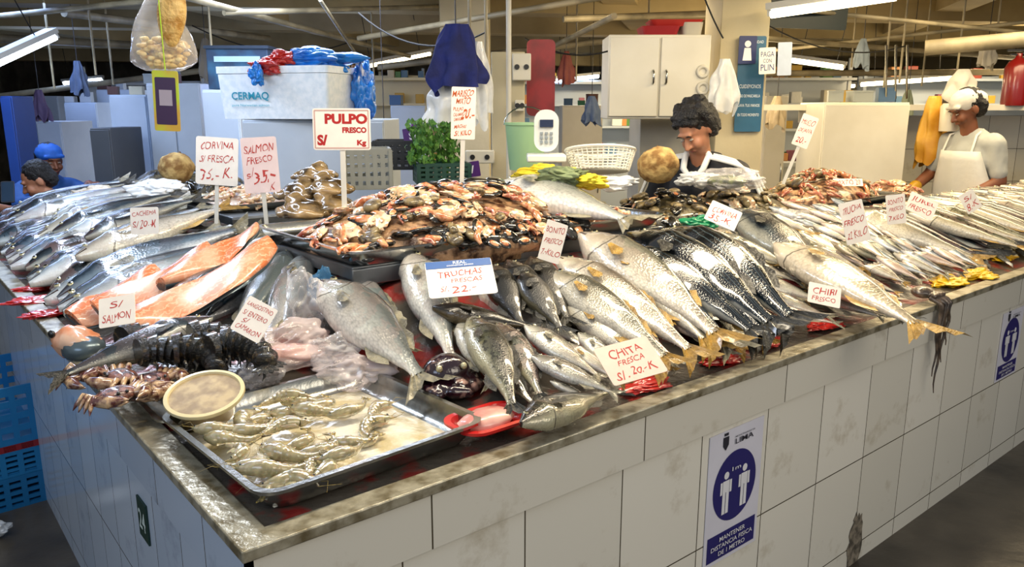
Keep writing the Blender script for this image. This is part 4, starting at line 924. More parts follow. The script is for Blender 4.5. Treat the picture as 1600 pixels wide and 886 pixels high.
g.add([(.12*math.cos(a*PI/20),.09*math.sin(a*PI/20),.002) for a in range(40)],[tuple(range(40))])
o=g.obj('basket',mat('basketwhite','#e6e4d6',.4),60,T(p)@RX(-.25));top(o,'white plastic mesh basket tipped forward','basket')
yel=mat('yellowcloth','#c4aa16',.7,c2='#ddcc34',ns=8,bump=.5)
crumple('cloth',pt(850,272,3.1),(.12,.07,.035),yel,'crumpled yellow cloth behind the tray','cloth',seed=21)
crumple('cloth',pt(910,283,3.0),(.1,.07,.03),yel,'yellow cloth edge beside the basket','cloth',seed=22)
crumple('cloth',pt(880,275,2.95),(.1,.06,.035),mat('greencloth','#5a6645',.8,c2='#7d8a62',ns=8,bump=.4),'olive green cloth on yellow cloth','cloth',seed=23)
def gourd(p,r,label):
    o=G().ell((0,0,0),(r,r*.95,r*.9),fn=lambda d:1+.09*noise.noise(d*2)+.03*noise.noise(d*8)-.08*max(0,d.z)**8,n=40,k=26).obj('gourd',mat('gourdskin','#7d5a2c',.85,c2='#bfa165',ns=22,lo=.38,hi=.62,bump=.6,bs=50),60,T(p)@RX(-.5));top(o,label,'gourd')
    part(G().tube([(0,0,r*.8),(0,.004,r*.92),(.003,.01,r*1.05)],[.012,.008,.006],8).obj('stem',mat('stemb','#5d4526',.7),60),o)
gourd(pt(1029,258,3.3),.086,'large round brown gourd bowl on the shellfish')
gourd(pt(276,262,4.1),.088,'round tan gourd behind the small tray')
crumple('plastic_bag',pt(1140,282,3.55),(.15,.1,.05),bagm,'clear plastic bag around a bowl of olives',seed=31)
crumple('plastic_bag',pt(1090,280,3.6),(.09,.07,.04),bagw,'milky plastic bag before the seller',seed=32)
o=G().ell((0,0,0),(.09,.06,.03),n=24,k=14,fn=lambda d:1+.15*noise.noise(d*9)).obj('greens_heap',mat('olive','#30371a',.4,c2='#6b7434',ns=30,bump=.8),60,T(pt(1135,284,3.55)));top(o,'dark green heap inside a clear bag','food');o['kind']='stuff'
crumple('plastic_bag',pt(250,298,3.9),(.13,.1,.05),bagw,'milky ice bag on the small tray stand',seed=33)
crumple('plastic_bag',pt(145,305,4.3),(.13,.1,.05),mat('icebag','#b5a488',.4,c2='#ddd0c0',ns=14,bump=.8),'heap of pale shellfish in a bag',seed=34)
crumple('plastic_bag',pt(1225,345,3.45),(.13,.08,.05),bagm,'clear plastic bag lying over the fish',seed=35)
crumple('plastic_bag',pt(960,285,3.25),(.1,.08,.03),bagw,'pale plastic bag beside the gourd',seed=36)
zc0=pt(950,186,4.55).z;zc=pt(950,54,4.55).z
cabinet('wall_cabinet',952,1112,54,4.55,zc0,.34,whitew,'worn white wall cabinet with two doors','cabinet',2,hz=zc)
for x,w,c,h,l in((1035,.22,'#9c222a',.05,'red plastic tub on top of the cabinet'),(1060,.3,'#b52f2a',.035,'shallow red plastic tub on another tub'),(1085,.12,'#c9c3b3',.07,'white plastic tub on top of the cabinet')):
    p=pt(x,54,4.6);g=G();g.loft([rrect(w*.85,.2,.02,0),rrect(w,.24,.03,h),rrect(w-.02,.22,.03,h),rrect(w*.82,.18,.02,.008)]);o=g.obj('plastic_tub',mat('tub'+c,c,.4),50,T(V((p.x,4.75,zc+.005+(.05 if w==.3 else 0)))));top(o,l,'plastic tub')
drape('plastic_bag',pt(1133,92,4.5),.15,.28,bagw,'white plastic bags hanging by the cabinet','plastic bag',seed=41)
for y in(112,138,165):
    p=pt(1098,y,4.53);g=G();g.tube([(.028*math.cos(a*PI/8),0,.028*math.sin(a*PI/8)) for a in range(17)],.011,8,cap=False);top(g.obj('tape_roll',mat('tapewhite','#c9c4b5',.4),60,T(p)),'roll of tape hanging on the cabinet side','tape roll','tape rolls')
card(1172,132,42,145,0,[('MUNICIPALIDAD',0,.44,.03,.8,'#dfe8ee'),('CUIDEMONOS',0,-.02,.04,.8,'#dfe8ee'),('USO DE MASCARILLA',0,-.12,.03,.8,'#dfe8ee'),('LAVA TUS MANOS',0,-.22,.03,.8,'#dfe8ee'),('EN TODO MOMENTO',0,-.32,.03,.8,'#dfe8ee')],'blue health notice poster on the column',d=4.73,lean=0,col='#2a5f80',hand=False,name='poster',bold=.005)
o=card(1168,78,28,42,0,[],'dark blue figure notice on the column',d=4.71,lean=0,col='#1a2860',name='poster');g=G();k=pxm(pt(1168,78,4.7));g.add([(5*k*math.cos(i*PI/8),9*k+5*k*math.sin(i*PI/8),.002) for i in range(16)],[tuple(range(16))]);g.add([(-7*k,-16*k,.002),(7*k,-16*k,.002),(5*k,3*k,.002),(-5*k,3*k,.002)],[(0,1,2,3)]);part(g.obj('pictogram',mat('postersign','#e9e9ee'),0),o)
card(1199,95,26,40,3,[('PAGA',0,.25,.2,.8,'#1f3a7d'),('CON',0,0,.15,.5,'#1f3a7d'),('PLIN',0,-.25,.24,.8,'#1f3a7d')],'white hanging payment sign with blue letters',d=4.6,lean=0,hand=False,name='sign',bold=.005)
card(1226,92,22,50,2,[],'pale hanging payment sign beside another',d=4.6,lean=0,hand=False,name='sign',col='#b8c4d8')
card(1260,18,130,52,-2,[],'dark green stall name board under the ceiling',d=5.2,lean=0,hand=False,name='sign',col='#12211b')
card(655,205,24,24,0,[],'small purple sign behind the herbs',d=4.8,lean=0,col='#6d2a8e',name='sign')
for x,y,l in((645,212,'small purple payment card by herbs'),(735,265,'small purple payment card on a stand')): card(x,y,30,24,8,[('S/',0,0,.5,.4,'#e9e9ee')],l,d=4.3,lean=0,col='#4f2472',name='sign',hand=False)
# ---------- hanging snack bag & badge ----------
p=pt(252,60,2.6)
g=G();rings=[]
for i in range(22):
    t=i/21;r=.012+.088*math.sin(PI*min(1,max(0,(t-.12)/.9))*.62)**1.2 if t>.12 else .014+.05*(.12-t)*4
    if t>.93:r*=1-(t-.93)*6
    rings.append([(r*math.cos(a*PI/16)*(1+.08*math.sin(5*a*PI/16+i*.4)),r*.7*math.sin(a*PI/16),.20-.30*t) for a in range(32)])
g.loft(rings);o=g.obj('snack_bag',bagm,80,T(p));top(o,'clear knotted bag of puffed snacks hanging on string','snack bag')
g=G();rr=random.Random(5)
for i in range(260):
    a=rr.uniform(0,6.3);z=rr.uniform(-.088,.0);r=rr.uniform(0,.078 if z>-.07 else .062);g.ell((r*math.cos(a),r*.65*math.sin(a),z),(.013,.01,.008),M=None,n=6,k=4)
q=g.obj('puffed_snacks',mat('snack','#dcb668',.6,c2='#f0dc9c',ns=30,bump=.4),60);q['kind']='stuff';part(q,o)
g=G();rings=[]
for i in range(12):
    t=i/11;r=.045*math.sin(PI*(.1+.8*t));rings.append([(r*math.cos(a*PI/8),r*.6*math.sin(a*PI/8),.28-.22*t) for a in range(16)])
g.loft(rings);o=g.obj('fried_snack_bag',mat('snackfish','#b08038',.45,c2='#deba74',ns=30,bump=.8,bs=60),80,T(pt(268,30,2.55))@RY(.15)@T(V((0,0,-.15))));top(o,'tall bag of golden dried snacks hung on string','snack bag')
q=pt(252,10,2.6);rod('string',q,V((q.x,q.y,CL-.01)),.002,white,'white string holding the snack bag','string')
p=pt(260,158,2.5);k=pxm(p)
g=G();g.loft([rrect(40*k,92*k,.006,-.002,4),rrect(40*k,92*k,.006,.002,4)]);o=g.obj('payment_badge',mat('badgegreen','#b3cf22',.4,c2='#c49d34',ns=8),35,T(p)@RX(PI/2)@RZ(-.04));top(o,'yellow-green hanging badge holder with purple card','badge')
g=G();g.loft([rrect(32*k,72*k,.004,.002,4),rrect(32*k,72*k,.004,.003,4)]);part(g.obj('purple_card',mat('badgepurple','#331742',.4),35),o)
g=G();g.box((0,5*k,.0035),(20*k,24*k,.0006));part(g.obj('code_panel',mat('badgecode','#a39bab',.5),0),o,'blank pale square panel')
q=pt(258,110,2.5);rod('string',q,V((q.x,q.y,CL-.01)),.002,mat('greenlanyard','#a8cf2a',.5),'green lanyard holding a badge','string')
# ---------- lamps ----------
warm='#ffedc0';cool='#dfeeff'
tubew=mat('tube_warm',warm,.4,emit=7);tubec=mat('tube_cool',cool,.4,emit=10)
def lamp(a,b,m,label,r=.016,n=1,wire=True):
    a=V(a);b=V(b);X=(b-a);Ln=X.length;X.normalize();Y=Z.cross(X).normalized();Zv=X.cross(Y)
    o=empty('fluorescent_lamp',basis(X,Y,Zv,(a+b)/2));top(o,label,'lamp')
    for i in range(n):
        g=G();y=(i-(n-1)/2)*.07;g.tube([(-Ln/2,y,0),(Ln/2,y,0)],r,10);part(g.obj('tube',m,60),o)
    g=G();g.box((0,0,.04),(Ln+.04,.05+.07*(n-1)+.02,.035));
    for s in(-1,1):g.box((s*(Ln/2+.005),0,.01),(.02,.04+.07*(n-1),.045))
    part(g.obj('lamp_housing',mat('lamphouse','#b9b9b5',.4),35),o)
    if wire:
        for s in(-.35,.35):
            g=G();g.tube([(s*Ln,0,.05),(s*Ln,0,.05+max(.05,CL-(a.z+b.z)/2-.06))],.004,5);part(g.obj('hanging_wire',black,60),o)
    return o
for a,b,m,l,r,n in (((-70,128,5.2),(82,58,5.8),tubec,'bright double fluorescent lamp hanging in the dark hall',.022,2),
 ((562,106,8.5),(672,84,9.2),tubew,'fluorescent lamp under a beam',.02,1),((868,126,11),(934,119,11.5),tubec,'cool fluorescent lamp in the far hall',.03,1),
 ((874,141,12),(950,133,12.5),tubec,'cool long fluorescent lamp further down the hall',.035,1),((1205,22,4.6),(1400,-6,4.2),tubew,'warm fluorescent lamp over the fish counter',.024,1),
 ((1238,94,8.5),(1318,105,8.2),tubew,'warm fluorescent lamp over far stalls',.03,1),((1345,132,9),(1490,122,8.6),tubew,'warm fluorescent lamp beyond the worker',.025,1),
 ((1190,141,12),(1335,134,12),tubew,'long warm lamp over distant stalls',.03,1),((1500,130,11),(1600,122,11),tubew,'warm fluorescent lamp far behind the worker',.03,1),
 ((1200,155,15),(1270,151,15),tubew,'small distant warm lamp in the hall',.03,1),((600,140,14),(650,134,14),tubew,'distant warm lamp behind the foam box',.03,1),((890,155,16),(940,151,16),tubec,'small distant cool lamp in the hall',.03,1),((100,130,12),(160,124,12),tubec,'distant cool lamp over the fridges',.03,1)):
    lamp(pt(*a),pt(*b),m,l,r,n)
# ---------- pipes & wires ----------
pipem=mat('pipe','#7a725c',.5,c2='#a3977a',ns=5)
for a,b,r in (((270,-10,4.5),(640,88,8),.02),((350,20,5),(700,10,7),.018),((560,60,6),(960,-8,5),.02),((590,105,8),(980,60,8),.03),((1445,75,5.5),(1640,58,5.2),.05),((1190,60,6),(1640,95,8),.02),((880,30,6),(1200,18,6.5),.025),((100,20,6),(420,60,9),.03),((1195,10,5),(1640,55,6),.014),((0,25,6),(300,-5,5),.02),((820,95,7),(960,25,5),.02),((1190,115,8),(1640,112,8),.03),((500,0,5),(560,90,7),.012),((0,60,8),(300,75,9),.04),((0,150,9),(320,110,9),.03),((1200,80,7),(1640,30,6),.015)):
    rod('ceiling_pipe',pt(*a),pt(*b),r,pipem,'painted conduit pipe running under the ceiling','pipe')
for x,d in((85,6),(150,6),(177,6.5),(335,5.5),(585,7),(735,4.2),(760,4.3),(900,7),(1380,6),(1405,6),(1440,7),(1495,6),(1330,7),(1010,6.5),(1550,6.5)):
    p=pt(x,R(100,150),d);rod('hanging_rod',p,V((p.x,p.y,CL-.01)),.008,pipem,'thin rod hanging from the ceiling','rod')
wm=mat('wire','#1a1a1a',.6)
for a,b,s in (((560,20,5),(760,50,4.4),.25),((820,60,4.6),(950,80,4.6),.1),((1200,40,5),(1420,70,6),.2),((300,40,6),(560,60,7),.3),((1100,-5,4.5),(1130,60,4.5),.02)):
    A,B=pt(*a),pt(*b);g=G();g.tube([A.lerp(B,t/12)-Z*s*4*(t/12)*(1-t/12)*.5 for t in range(13)],.005,5);top(g.obj('cable',wm,60),'black sagging electric cable overhead','cable')
for x in(1385,1400,1418): 
    p=pt(x,70,5.5);rod('tool_rack_rod',p,p+V((.08,.1,-.35)),.008,steel,'slanted metal rod of a hanging rack','rod')
# ---------- right side stall ----------
cabinet('cupboard',1288,1422,160,5.4,.0,.45,whitew,'white cupboard box on a tiled ledge','cabinet',1)
tl=tilemat('tileE',.25,.25,0,0,'#ddd6c4','#cac3b0')
f=facing('x',V((2.4,6.0,0)),V((7,6.4,0)),0,1.5,tl);f.name='wall_2';struct(f)
g=G();g.box((0,0,0),(4.4,.35,.04));
for s in(-1.8,-.6,.6,1.8): g.box((s,.14,-.06),(.03,.03,.1))
o=g.obj('shelf',whitew,35,T(pt(1540,168,5.9)+V((.5,.0,0))));top(o,'long white shelf along the tiled wall','shelf')
g=G();g.box((0,0,.91),(2.2,.5,.04));g.box((0,0,.3),(2.1,.45,.03))
for s in(-1,1):
    for t in(-.2,.2): g.box((s*1.05,t,.45),(.04,.04,.9))
o=g.obj('work_table',steel_d,35,T(V((4.1,4.72,0)))@RZ(.1),bevel=.004);top(o,'steel work table in front of the worker','table')
p=pt(1582,165,5.75);g=G();g.loft([circ(.075,0,24),circ(.08,.02,24),circ(.08,.26,24),circ(.06,.3,24),circ(.022,.33,24),circ(.02,.36,24)]);o=g.obj('fire_extinguisher',mat('extred','#7a1210',.3,coat=.5),50,T(p));top(o,'red fire extinguisher on the shelf','fire extinguisher')
g=G();g.box((-.03,0,.38),(.11,.02,.015));g.box((-.02,0,.35),(.08,.02,.012));part(g.obj('handle',black,35),o)
g=G();g.tube([(.02,0,.36),(.09,-.02,.33),(.1,-.03,.2),(.09,-.04,.1)],.009,8);part(g.obj('hose',black,60),o)
drape('apron_cloth',pt(1462,150,5.4),.2,.42,mat('yellowapron','#b87f16',.5,c2='#cf9c30',ns=6,bump=.2),'yellow rubber apron hanging by the shelf','apron',seed=52,folds=4)
drape('cloth',pt(1505,108,5.5),.22,.22,mat('whitecloth','#c9c3b8',.8,bump=.3),'white cloth hanging behind the worker','cloth',seed=51)
p=pt(1482,205,5.3);g=G();g.loft([circ(.06,0,24),circ(.065,.16,24),circ(.05,.18,24)]);top(g.obj('jar',mat('jarwhite','#d9d1bc',.3),50,T(p)),'white plastic jar near the apron','jar')
# ---------- far stalls ----------
cols=['#8e3a2c','#b8963c','#4a7a40','#4a6f92','#c4bda8','#7a4455','#b8804a','#d6d6d0']
rr=random.Random(11)
bx=G();bx.box((0,0,0),(1.6,1.4,1.8));bx=bx.obj('packed_goods',white,35,bevel=.1)
pm=[]
for c in cols:
    q=bx.copy();q.data=bx.data.copy();q.data.materials.clear();q.data.materials.append(mat('prod'+c,c,.5));COL.objects.link(q);pm.append(q)
kill(bx)
for i,(px,d,w,ng) in enumerate(((215,11.5,1.8,10),(640,9.5,1.6,20),(905,11,1.8,20),(1245,9.5,1.5,44),(1360,13,2.4,34),(1500,9.8,2.2,26),(1000,14,3,16),(450,13,3,6),(760,12,2,14))):
    x=pt(px,200,d).x
    g=G();g.box((0,0,.45),(w,.8,.9));g.box((0,0,.92),(w+.06,.86,.05))
    for s in(-1,1): g.box((s*(w/2-.03),.35,1.2),(.04,.04,1.9)) 
    for z_ in(1.3,1.6,1.9): g.box((0,.35,z_),(w,.3,.03))
    g.box((0,.48,1.4),(w,.02,1.1))
    o=g.obj('market_stall',mat('stall%d'%(i%3),('#c3c9ce','#cfc6a8','#9fabba')[i%3],.5,ns=3),35,T(V((x,d,0))));top(o,'distant market stall with stocked shelves','stall')
    for k in range(ng):
        lv=k%4;s=rr.uniform(.04,.09)
        q=pm[rr.randrange(len(pm))];t=dup(q,T(V((x+rr.uniform(-.46,.46)*w,d+(.28 if lv else rr.uniform(-.3,.1)),(.945,1.315,1.615,1.915)[lv]+s*.9)))@SC(s,s*.9,s));top(t,'boxed goods on a distant stall','goods','goods on distant stalls')
for q in pm: kill(q)
# ================= PEOPLE =================
def hand(pr,w,d,nrm_,curl=.4,side=1,s=1):
    d=V(d).normalized();nrm_=V(nrm_);nrm_=(nrm_-d*nrm_.dot(d)).normalized();sd=d.cross(nrm_)*side
    for k in range(4):
        o=(k-1.5)*.02*s;pr.append(('c',w+sd*o*.5,.013*s,w+d*.085*s+sd*o,.0115*s))
        L_=(.07,.08,.075,.06)[k]*s;a=w+d*.085*s+sd*o*1.05
        b=a+(d*math.cos(curl)+nrm_*math.sin(curl)+sd*o*.8)*L_*.5;c=b+(d*math.cos(curl*2.2)+nrm_*math.sin(curl*2.2))*L_*.5
        pr.append(('c',a,.0098*s,b,.009*s));pr.append(('c',b,.009*s,c,.0075*s))
    a=w+d*.025*s-sd*.025*s;b=a+(d*.6-sd*.7+nrm_*.3).normalized()*.038*s;c=b+(d*.9-sd*.2+nrm_*.4).normalized()*.032*s
    pr.append(('c',a,.013*s,b,.0105*s));pr.append(('c',b,.0105*s,c,.009*s))
def person(label,loc,yaw,hip,lean,hp,hy,arms,skin,shirt,pants,hair,sit=False,longs=False,glove=None,curly=False,cap=None,apron=None,stripes=False,palm=(0,0,-1),hr_=0):
    base=empty('person',T(V(loc))@RZ(yaw));top(base,label,'person')
    TT=T(V((0,0,hip)))@RX(lean);P_=lambda x,y,z:TT@V((x,y,z))
    pr=[];cl=[]
    def tors(L_,e):
        L_+=[('c',P_(-.08,0,0),.11+e,P_(.08,0,0),.11+e),('c',P_(-.05,0,.16),.1+e,P_(.05,0,.16),.1+e),('c',P_(-.08,0,.33),.11+e,P_(.08,0,.33),.11+e),('c',P_(-.16,0,.425),.058+e,P_(.16,0,.425),.058+e),('c',P_(-.05,.01,.45),.06+e,P_(.05,.01,.45),.06+e),('c',P_(0,0,.02),.12+e,P_(0,0,.34),.12+e)]
    tors(pr,0);tors(cl,.014)
    pr.append(('c',P_(0,0,.44),.056,P_(0,-.02,.57),.052))
    hc=P_(0,-.03,.645);MH=T(hc)@RZ(hy)@RX(hp)@RY(hr_)
    h=lambda x,y,z:MH@V((x,y,z));R3=MH.to_3x3().to_4x4()
    pr+=[('e',h(0,.012,.03),(.076,.092,.088),R3),('e',h(0,-.03,-.02),(.06,.058,.085),R3),('e',h(0,-.038,-.07),(.042,.043,.038),R3),('c',h(0,-.086,.012),.009,h(0,-.107,-.022),.013),('e',h(-.013,-.092,-.026),(.009,.01,.007),R3),('e',h(.013,-.092,-.026),(.009,.01,.007),R3),('c',h(-.035,-.078,.035),.011,h(.035,-.078,.035),.011),('e',h(-.078,.01,0),(.01,.022,.032),R3),('e',h(.078,.01,0),(.01,.022,.032),R3),('c',h(-.018,-.086,-.052),.007,h(.018,-.086,-.052),.007),
      ('e',h(-.036,-.06,-.025),(.026,.03,.03),R3),('e',h(.036,-.06,-.025),(.026,.03,.03),R3)]
    gls=[]
    for s,(E,Wr,hd,gv,cu) in zip((-1,1),arms):
        S=P_(s*.185,0,.42);E=V(E);Wr=V(Wr)
        pr+=[('c',S,.052,E,.042),('c',E,.042,Wr,.027)]
        if gv:
            gl=[];hand(gl,Wr,hd,palm,cu,s,1.12);gl.append(('c',Wr,.034,Wr+(E-Wr)*.4,.042));gls.append(gl)
        hand(pr,Wr,hd,palm,cu,s)
        cl.append(('c',S,.066,E.lerp(S,.25) if not longs else E,.057))
        if longs: cl.append(('c',E,.057,Wr.lerp(E,.12),.04))
    lp=[]
    for s in(-1,1):
        if sit: kn=V((s*.12,-.42,hip));an=V((s*.12,-.4,.09))
        else: kn=V((s*.1,-.02,hip*.52));an=V((s*.1,0,.08))
        hpj=V((s*.09,0,hip))
        pr+=[('c',hpj,.085,kn,.055),('c',kn,.055,an,.036),('c',an,.04,an+V((0,-.14,-.04)),.035)]
        lp+=[('c',hpj,.1,kn,.07),('c',kn,.068,an+V((0,0,.03)),.052)]
    lp.append(('c',V((-.09,0,hip+.03)),.12,V((.09,0,hip+.03)),.12))
    b=blob('body',pr,.0065,skin,smooth=2);part(b,base)
    part(blob('shirt',cl,.011,shirt,smooth=3,disp=lambda c:.010*noise.noise(c*11)+.004*noise.noise(V((c.x*30,c.y*30,c.z*12)))),base)
    part(blob('trousers',lp,.014,pants,smooth=3),base)
    for s in(-1,1):
        an=V((s*(.12 if sit else .1),-.4 if sit else 0,.05));part(blob('shoe',[('c',an+V((0,.02,.0)),.048,an+V((0,-.15,-.01)),.04)],.01,black),base)
        e=G();e.ell((0,0,0),(.012,.009,.003),1);e.ell((0,-.0065,-.001),(.006,.004,.002),0,n=8,k=6);o=e.obj('eye',[m_pup,mat('eyewhite','#a89e92',.3)],60);part(o,b);o.matrix_local=MH@T(V((s*.03,-.081,.012)))
        e=G();e.tube([(-.018,0,-.003),(0,-.004,.003),(.018,0,-.004)],[.002,.003,.002],6);o=e.obj('eyebrow',mat('brow','#15100d',.8),60);part(o,b);o.matrix_local=MH@T(V((s*.032,-.087,.036)))
    e=G();e.tube([(-.022,.006,0),(-.01,0,.001),(0,-.001,0),(.01,0,.001),(.022,.006,0)],[.001,.003,.0035,.003,.001],8);o=e.obj('mouth',mat('lips','#8a4a3c',.5),60);part(o,b);o.matrix_local=MH@T(V((0,-.0915,-.053)))
    hr=[('e',h(0,.03,.05),(.09,.094,.09),R3),('e',h(0,.065,0),(.082,.06,.078),R3)]
    if curly:
        r2=random.Random(2)
        for i in range(120):
            a=r2.uniform(-.15,PI+.15);z=r2.uniform(-.05,.11);rad=.085*math.sqrt(max(.05,1-((z-.03)/.13)**2))
            hr.append(('e',h(math.cos(a)*rad*1.06,.025+math.sin(a)*rad*1.0,z+.015),(.022,.022,.02)))
        for x in range(-4,5):
            for yy_,zz_ in((-.05,.085),(-.035,.108),(-.01,.122)): hr.append(('e',h(x*.017+r2.uniform(-.006,.006),yy_+.003*abs(x),zz_-.003*abs(x)),(.021,.021,.02)))
    part(blob('hair',hr,.006,hair,smooth=2,disp=lambda c:.007*noise.noise(c*38)+.003*noise.noise(c*90)),b)
    if cap:
        part(blob('cap',[('e',h(0,.018,.06),(.092,.104,.078),R3),('c',h(-.06,-.075,.055),.014,h(.06,-.075,.055),.014),('e',h(0,.09,.03),(.07,.05,.06),R3)],.007,cap,disp=lambda c:.004*noise.noise(c*30)),base)
    for gl in gls: part(blob('glove',gl,.0065,glove,smooth=2),base)
    if apron:
        g=G();vs=[];N=13
        for k in range(14):
            t=k/13;z=hip+.38-t*.8;wd=.15+.09*min(1,t*3)
            for j in range(N):
                a=-1+2*j/(N-1);q=P_(0,0,z-hip) if z>hip else V((0,0,z));vs.append((a*wd+q.x,q.y-.165*math.sqrt(max(0,1-.75*a*a))-.006*math.sin(a*9+k*.3),q.z))
        fs=[(k*N+j,k*N+j+1,(k+1)*N+j+1,(k+1)*N+j) for k in range(13) for j in range(N-1)]
        g.add(vs,fs);o=g.obj('apron',apron,60);part(o,base);m=o.modifiers.new('s','SOLIDIFY');m.thickness=.004
        for s in(-1,1):
            g=G();g.tube([P_(s*.11,-.12,.38),P_(s*.10,-.06,.49),P_(s*.06,.04,.51)],.008,6);part(g.obj('apron_strap',apron,60),base)
    if stripes:
        for s in(-1,1):
            for k in(-1,0,1):
                g=G();y=k*.024
                S=P_(s*.185,0,.42);E=V(arms[0 if s<0 else 1][0])
                d=(E-S).normalized();o_=V((s,-.25,.1));o_=(o_-d*o_.dot(d)).normalized();sd=d.cross(o_)
                line=[P_(s*.07,y-.04,.522),P_(s*.12,y-.04,.512),P_(s*.17,y-.03,.494)]+[S+d*t*.24+o_*(.08-.008*t)+sd*y*1.0 for t in(.12,.4,.7,1)]
                g.tube(line,.008,6);part(g.obj('sleeve_stripe',mat('stripewhite','#e4e4e0',.7),60),base)
        g=G();g.tube([P_(-.06,-.05,.53),P_(-.05,-.11,.48),P_(0,-.135,.42),P_(.05,-.11,.48),P_(.06,-.05,.53),P_(0,.05,.53),P_(-.06,-.05,.53)],.016,8);part(g.obj('collar',mat('stripewhite','#e4e4e0'),60),base)
    return base
skin1=mat('skin_tan','#bb8262',.5,c2='#aa7254',ns=6,sss=.1);skin2=mat('skin_brown','#855238',.5,c2='#75452c',ns=6,sss=.1)
hairm=mat('hair_black','#100d0c',.45,bump=.9,bs=150)
p=pt(1120,204,3.95)
person('woman with curly black hair in striped black jacket looking down',(p.x,p.y+.08,0),-.6,p.z-.61,.28,.7,-.35,
 [((-.3,-.08,1.02),(-.16,-.32,.99),(.5,-1,-.1),0,.6),((.3,-.09,1.02),(.10,-.34,.99),(-.4,-1,-.1),0,.6)],skin1,mat('jacket','#14151d',.6),mat('trousers_dark','#1a1c24',.8),hairm,longs=True,curly=True,stripes=True,hr_=-.12)
p=pt(1507,168,5.2)
person('fish worker in white cap and apron with yellow gloves',(p.x+.12,p.y,0),-1.25,.91,.16,.5,-.3,
 [((-.26,-.10,1.12),(-.22,-.34,.98),(.1,-.6,-.7),1,.6),((.24,-.06,1.1),(.14,-.32,.96),(-.1,-.6,-.8),1,.6)],skin2,mat('tshirt_white','#aeb0ac',.85,bump=.2),mat('trousers_grey','#5a584f',.8),hairm,glove=mat('yellow_rubber','#bf9012',.4,coat=.3),cap=mat('capwhite','#d6d2c8',.8),apron=mat('apronwhite','#dcdad2',.5,bump=.2))
p=pt(68,240,6.0)
person('person in blue head covering and blue top reaching forward',(p.x-.05,p.y,0),.9,p.z-.66,.3,.2,0,
 [((-.25,-.25,p.z-.35),(-.1,-.5,p.z-.3),(0,-1,0),0,.5),((.25,-.3,p.z-.3),(.1,-.58,p.z-.2),(0,-1,.1),0,.5)],skin2,mat('bluetop','#1f4d8c',.7),mat('trousers_dark','#1a1c24'),hairm,sit=True,longs=True,cap=mat('capblue','#1a5ab5',.7))
p=pt(80,284,5.3)
person('man in grey-blue t-shirt looking at a phone',(p.x+.1,p.y+.1,0),-.8,max(.42,p.z-.6),.3,.5,-.2,
 [((-.3,-.22,p.z-.25),(-.22,-.48,p.z-.15),(0,-1,.3),0,.7),((.26,-.25,p.z-.28),(.05,-.48,p.z-.2),(-.3,-1,.2),0,.7)],skin1,mat('greyblue_shirt','#5d7088',.8),mat('trousers_dark','#1a1c24'),hairm,sit=True)
p=pt(12,300,4.95);g=G();g.loft([rrect(.075,.15,.01,-.004,4),rrect(.075,.15,.01,.004,4)]);o=g.obj('mobile_phone',black,35,T(p)@RZ(.4)@RX(1.0));top(o,'black mobile phone held by a seated man','phone');g=G();g.box((0,0,.0045),(.066,.135,.001));part(g.obj('screen',mat('phscreen','#2a3a4a',.1),0),o)
for q in((pt(68,240,6.0)),(pt(82,292,5.3))):
    g=G();h_=max(.3,min(.5,q.z-.8));g.loft([circ(.17,h_-.03,24),circ(.17,h_,24)])
    for a in range(4):g.tube([(.12*math.cos(a*PI/2+.7),.12*math.sin(a*PI/2+.7),h_),(.17*math.cos(a*PI/2+.7),.17*math.sin(a*PI/2+.7),0)],.014,8)
    top(g.obj('stool',mat('stoolblue','#2d4a7a',.5),50,T(V((q.x,q.y,0)))),'round blue plastic stool','stool')
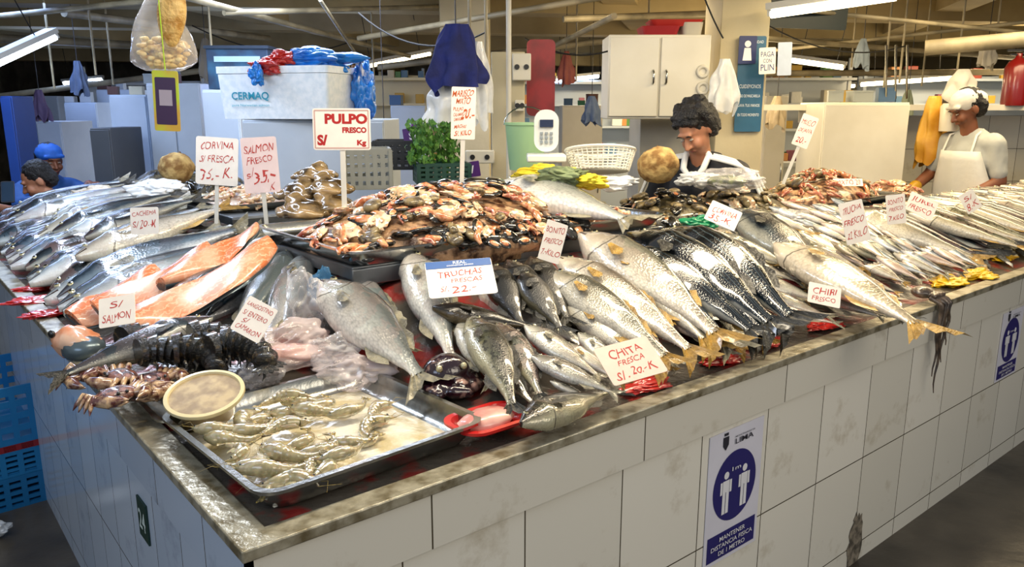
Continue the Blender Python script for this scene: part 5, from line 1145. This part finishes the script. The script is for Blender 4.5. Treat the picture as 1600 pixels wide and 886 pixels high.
# ================= LIGHTS =================
def area(p,size,sy,e,col,target=None,rz=0):
    l=bpy.data.lights.new('area_light','AREA');l.shape='RECTANGLE';l.size=size;l.size_y=sy;l.energy=e;l.color=hx(col)[:3]
    o=bpy.data.objects.new('area_light',l);COL.objects.link(o);o.location=p
    if target is not None: o.rotation_euler=(V(target)-V(p)).to_track_quat('-Z','Y').to_euler()
    return o
for (u_,v_,z_,e,c) in ((.6,.45,2.4,19,'#fff1d8'),(2.0,.6,2.4,26,'#ffeccb'),(3.6,.7,2.4,28,'#ffe6b6'),(.3,2.2,2.4,19,'#dfeaff'),(.4,3.7,2.4,20,'#c9ddff')):
    q=uv(u_,v_,z_);d=U if u_>v_ else W_
    lamp(q-d*.6,q+d*.6,tubew if u_>v_ else tubec,'fluorescent lamp hanging over the fish counter',n=2)
    area(q-Z*.05,1.2,.10,e,c,q-Z).rotation_euler=(0,0,math.atan2(d.y,d.x))
area(V((-2.0,-.8,2.5)),1.8,1.0,26,'#c8d8f4',V((-.6,1.8,.5)))  # cool front fill, added without a fixture to brighten the counter
area(V((2.2,-.2,2.5)),1.8,1.0,30,'#fff2dc',V((1.2,2.4,.3)))  # warm front fill for the tiled face, also added without a fixture
for p,e,c in (((1.2,5.6,2.25),34,'#ffe6b8'),((-1.2,5.0,2.3),34,'#dfeaff'),((3.3,5.0,2.25),30,'#ffe6b8'),((-4.0,6.0,2.3),30,'#a9c6ff'),((1.5,10,2.3),90,'#ffe2b0'),((5.5,9,2.3),90,'#ffe2b0'),((-3,10,2.3),60,'#cfe0ff'),((1,15,2.3),90,'#ffe2b0')):
    area(V(p),1.4,.6,e,c,V(p)-Z)
w=bpy.data.worlds.new('w');bpy.context.scene.world=w;w.use_nodes=True;bg=w.node_tree.nodes['Background'];bg.inputs[0].default_value=(.92,.96,1,1);bg.inputs[1].default_value=.4
for i,(x,y) in enumerate(((-2,7),(2,6.6),(5,8),(-5,9),(0,4.6))):  # fill points with no fixture, added to lighten ceiling and hall
    l=bpy.data.lights.new('up','POINT');l.energy=(26,34,34,20,10)[i];l.shadow_soft_size=.4;l.color=hx('#ffe4b0')[:3] if x>=0 else hx('#a8c4ff')[:3];o=bpy.data.objects.new('hall_fill',l);COL.objects.link(o);o.location=(x,y,1.9)
# ================= CAMERA =================
cd=bpy.data.cameras.new('camera');cam=bpy.data.objects.new('camera',cd);COL.objects.link(cam)
cd.sensor_width=36;cd.lens=FL/1600*36;cd.clip_start=.05;cam.location=CAM;cam.rotation_euler=(PI/2-PITCH,0,0)
bpy.context.scene.camera=cam
try:
    bpy.context.scene.view_settings.view_transform='Standard'; bpy.context.scene.view_settings.look='None'
except Exception: pass
bpy.context.scene.view_settings.exposure=.08
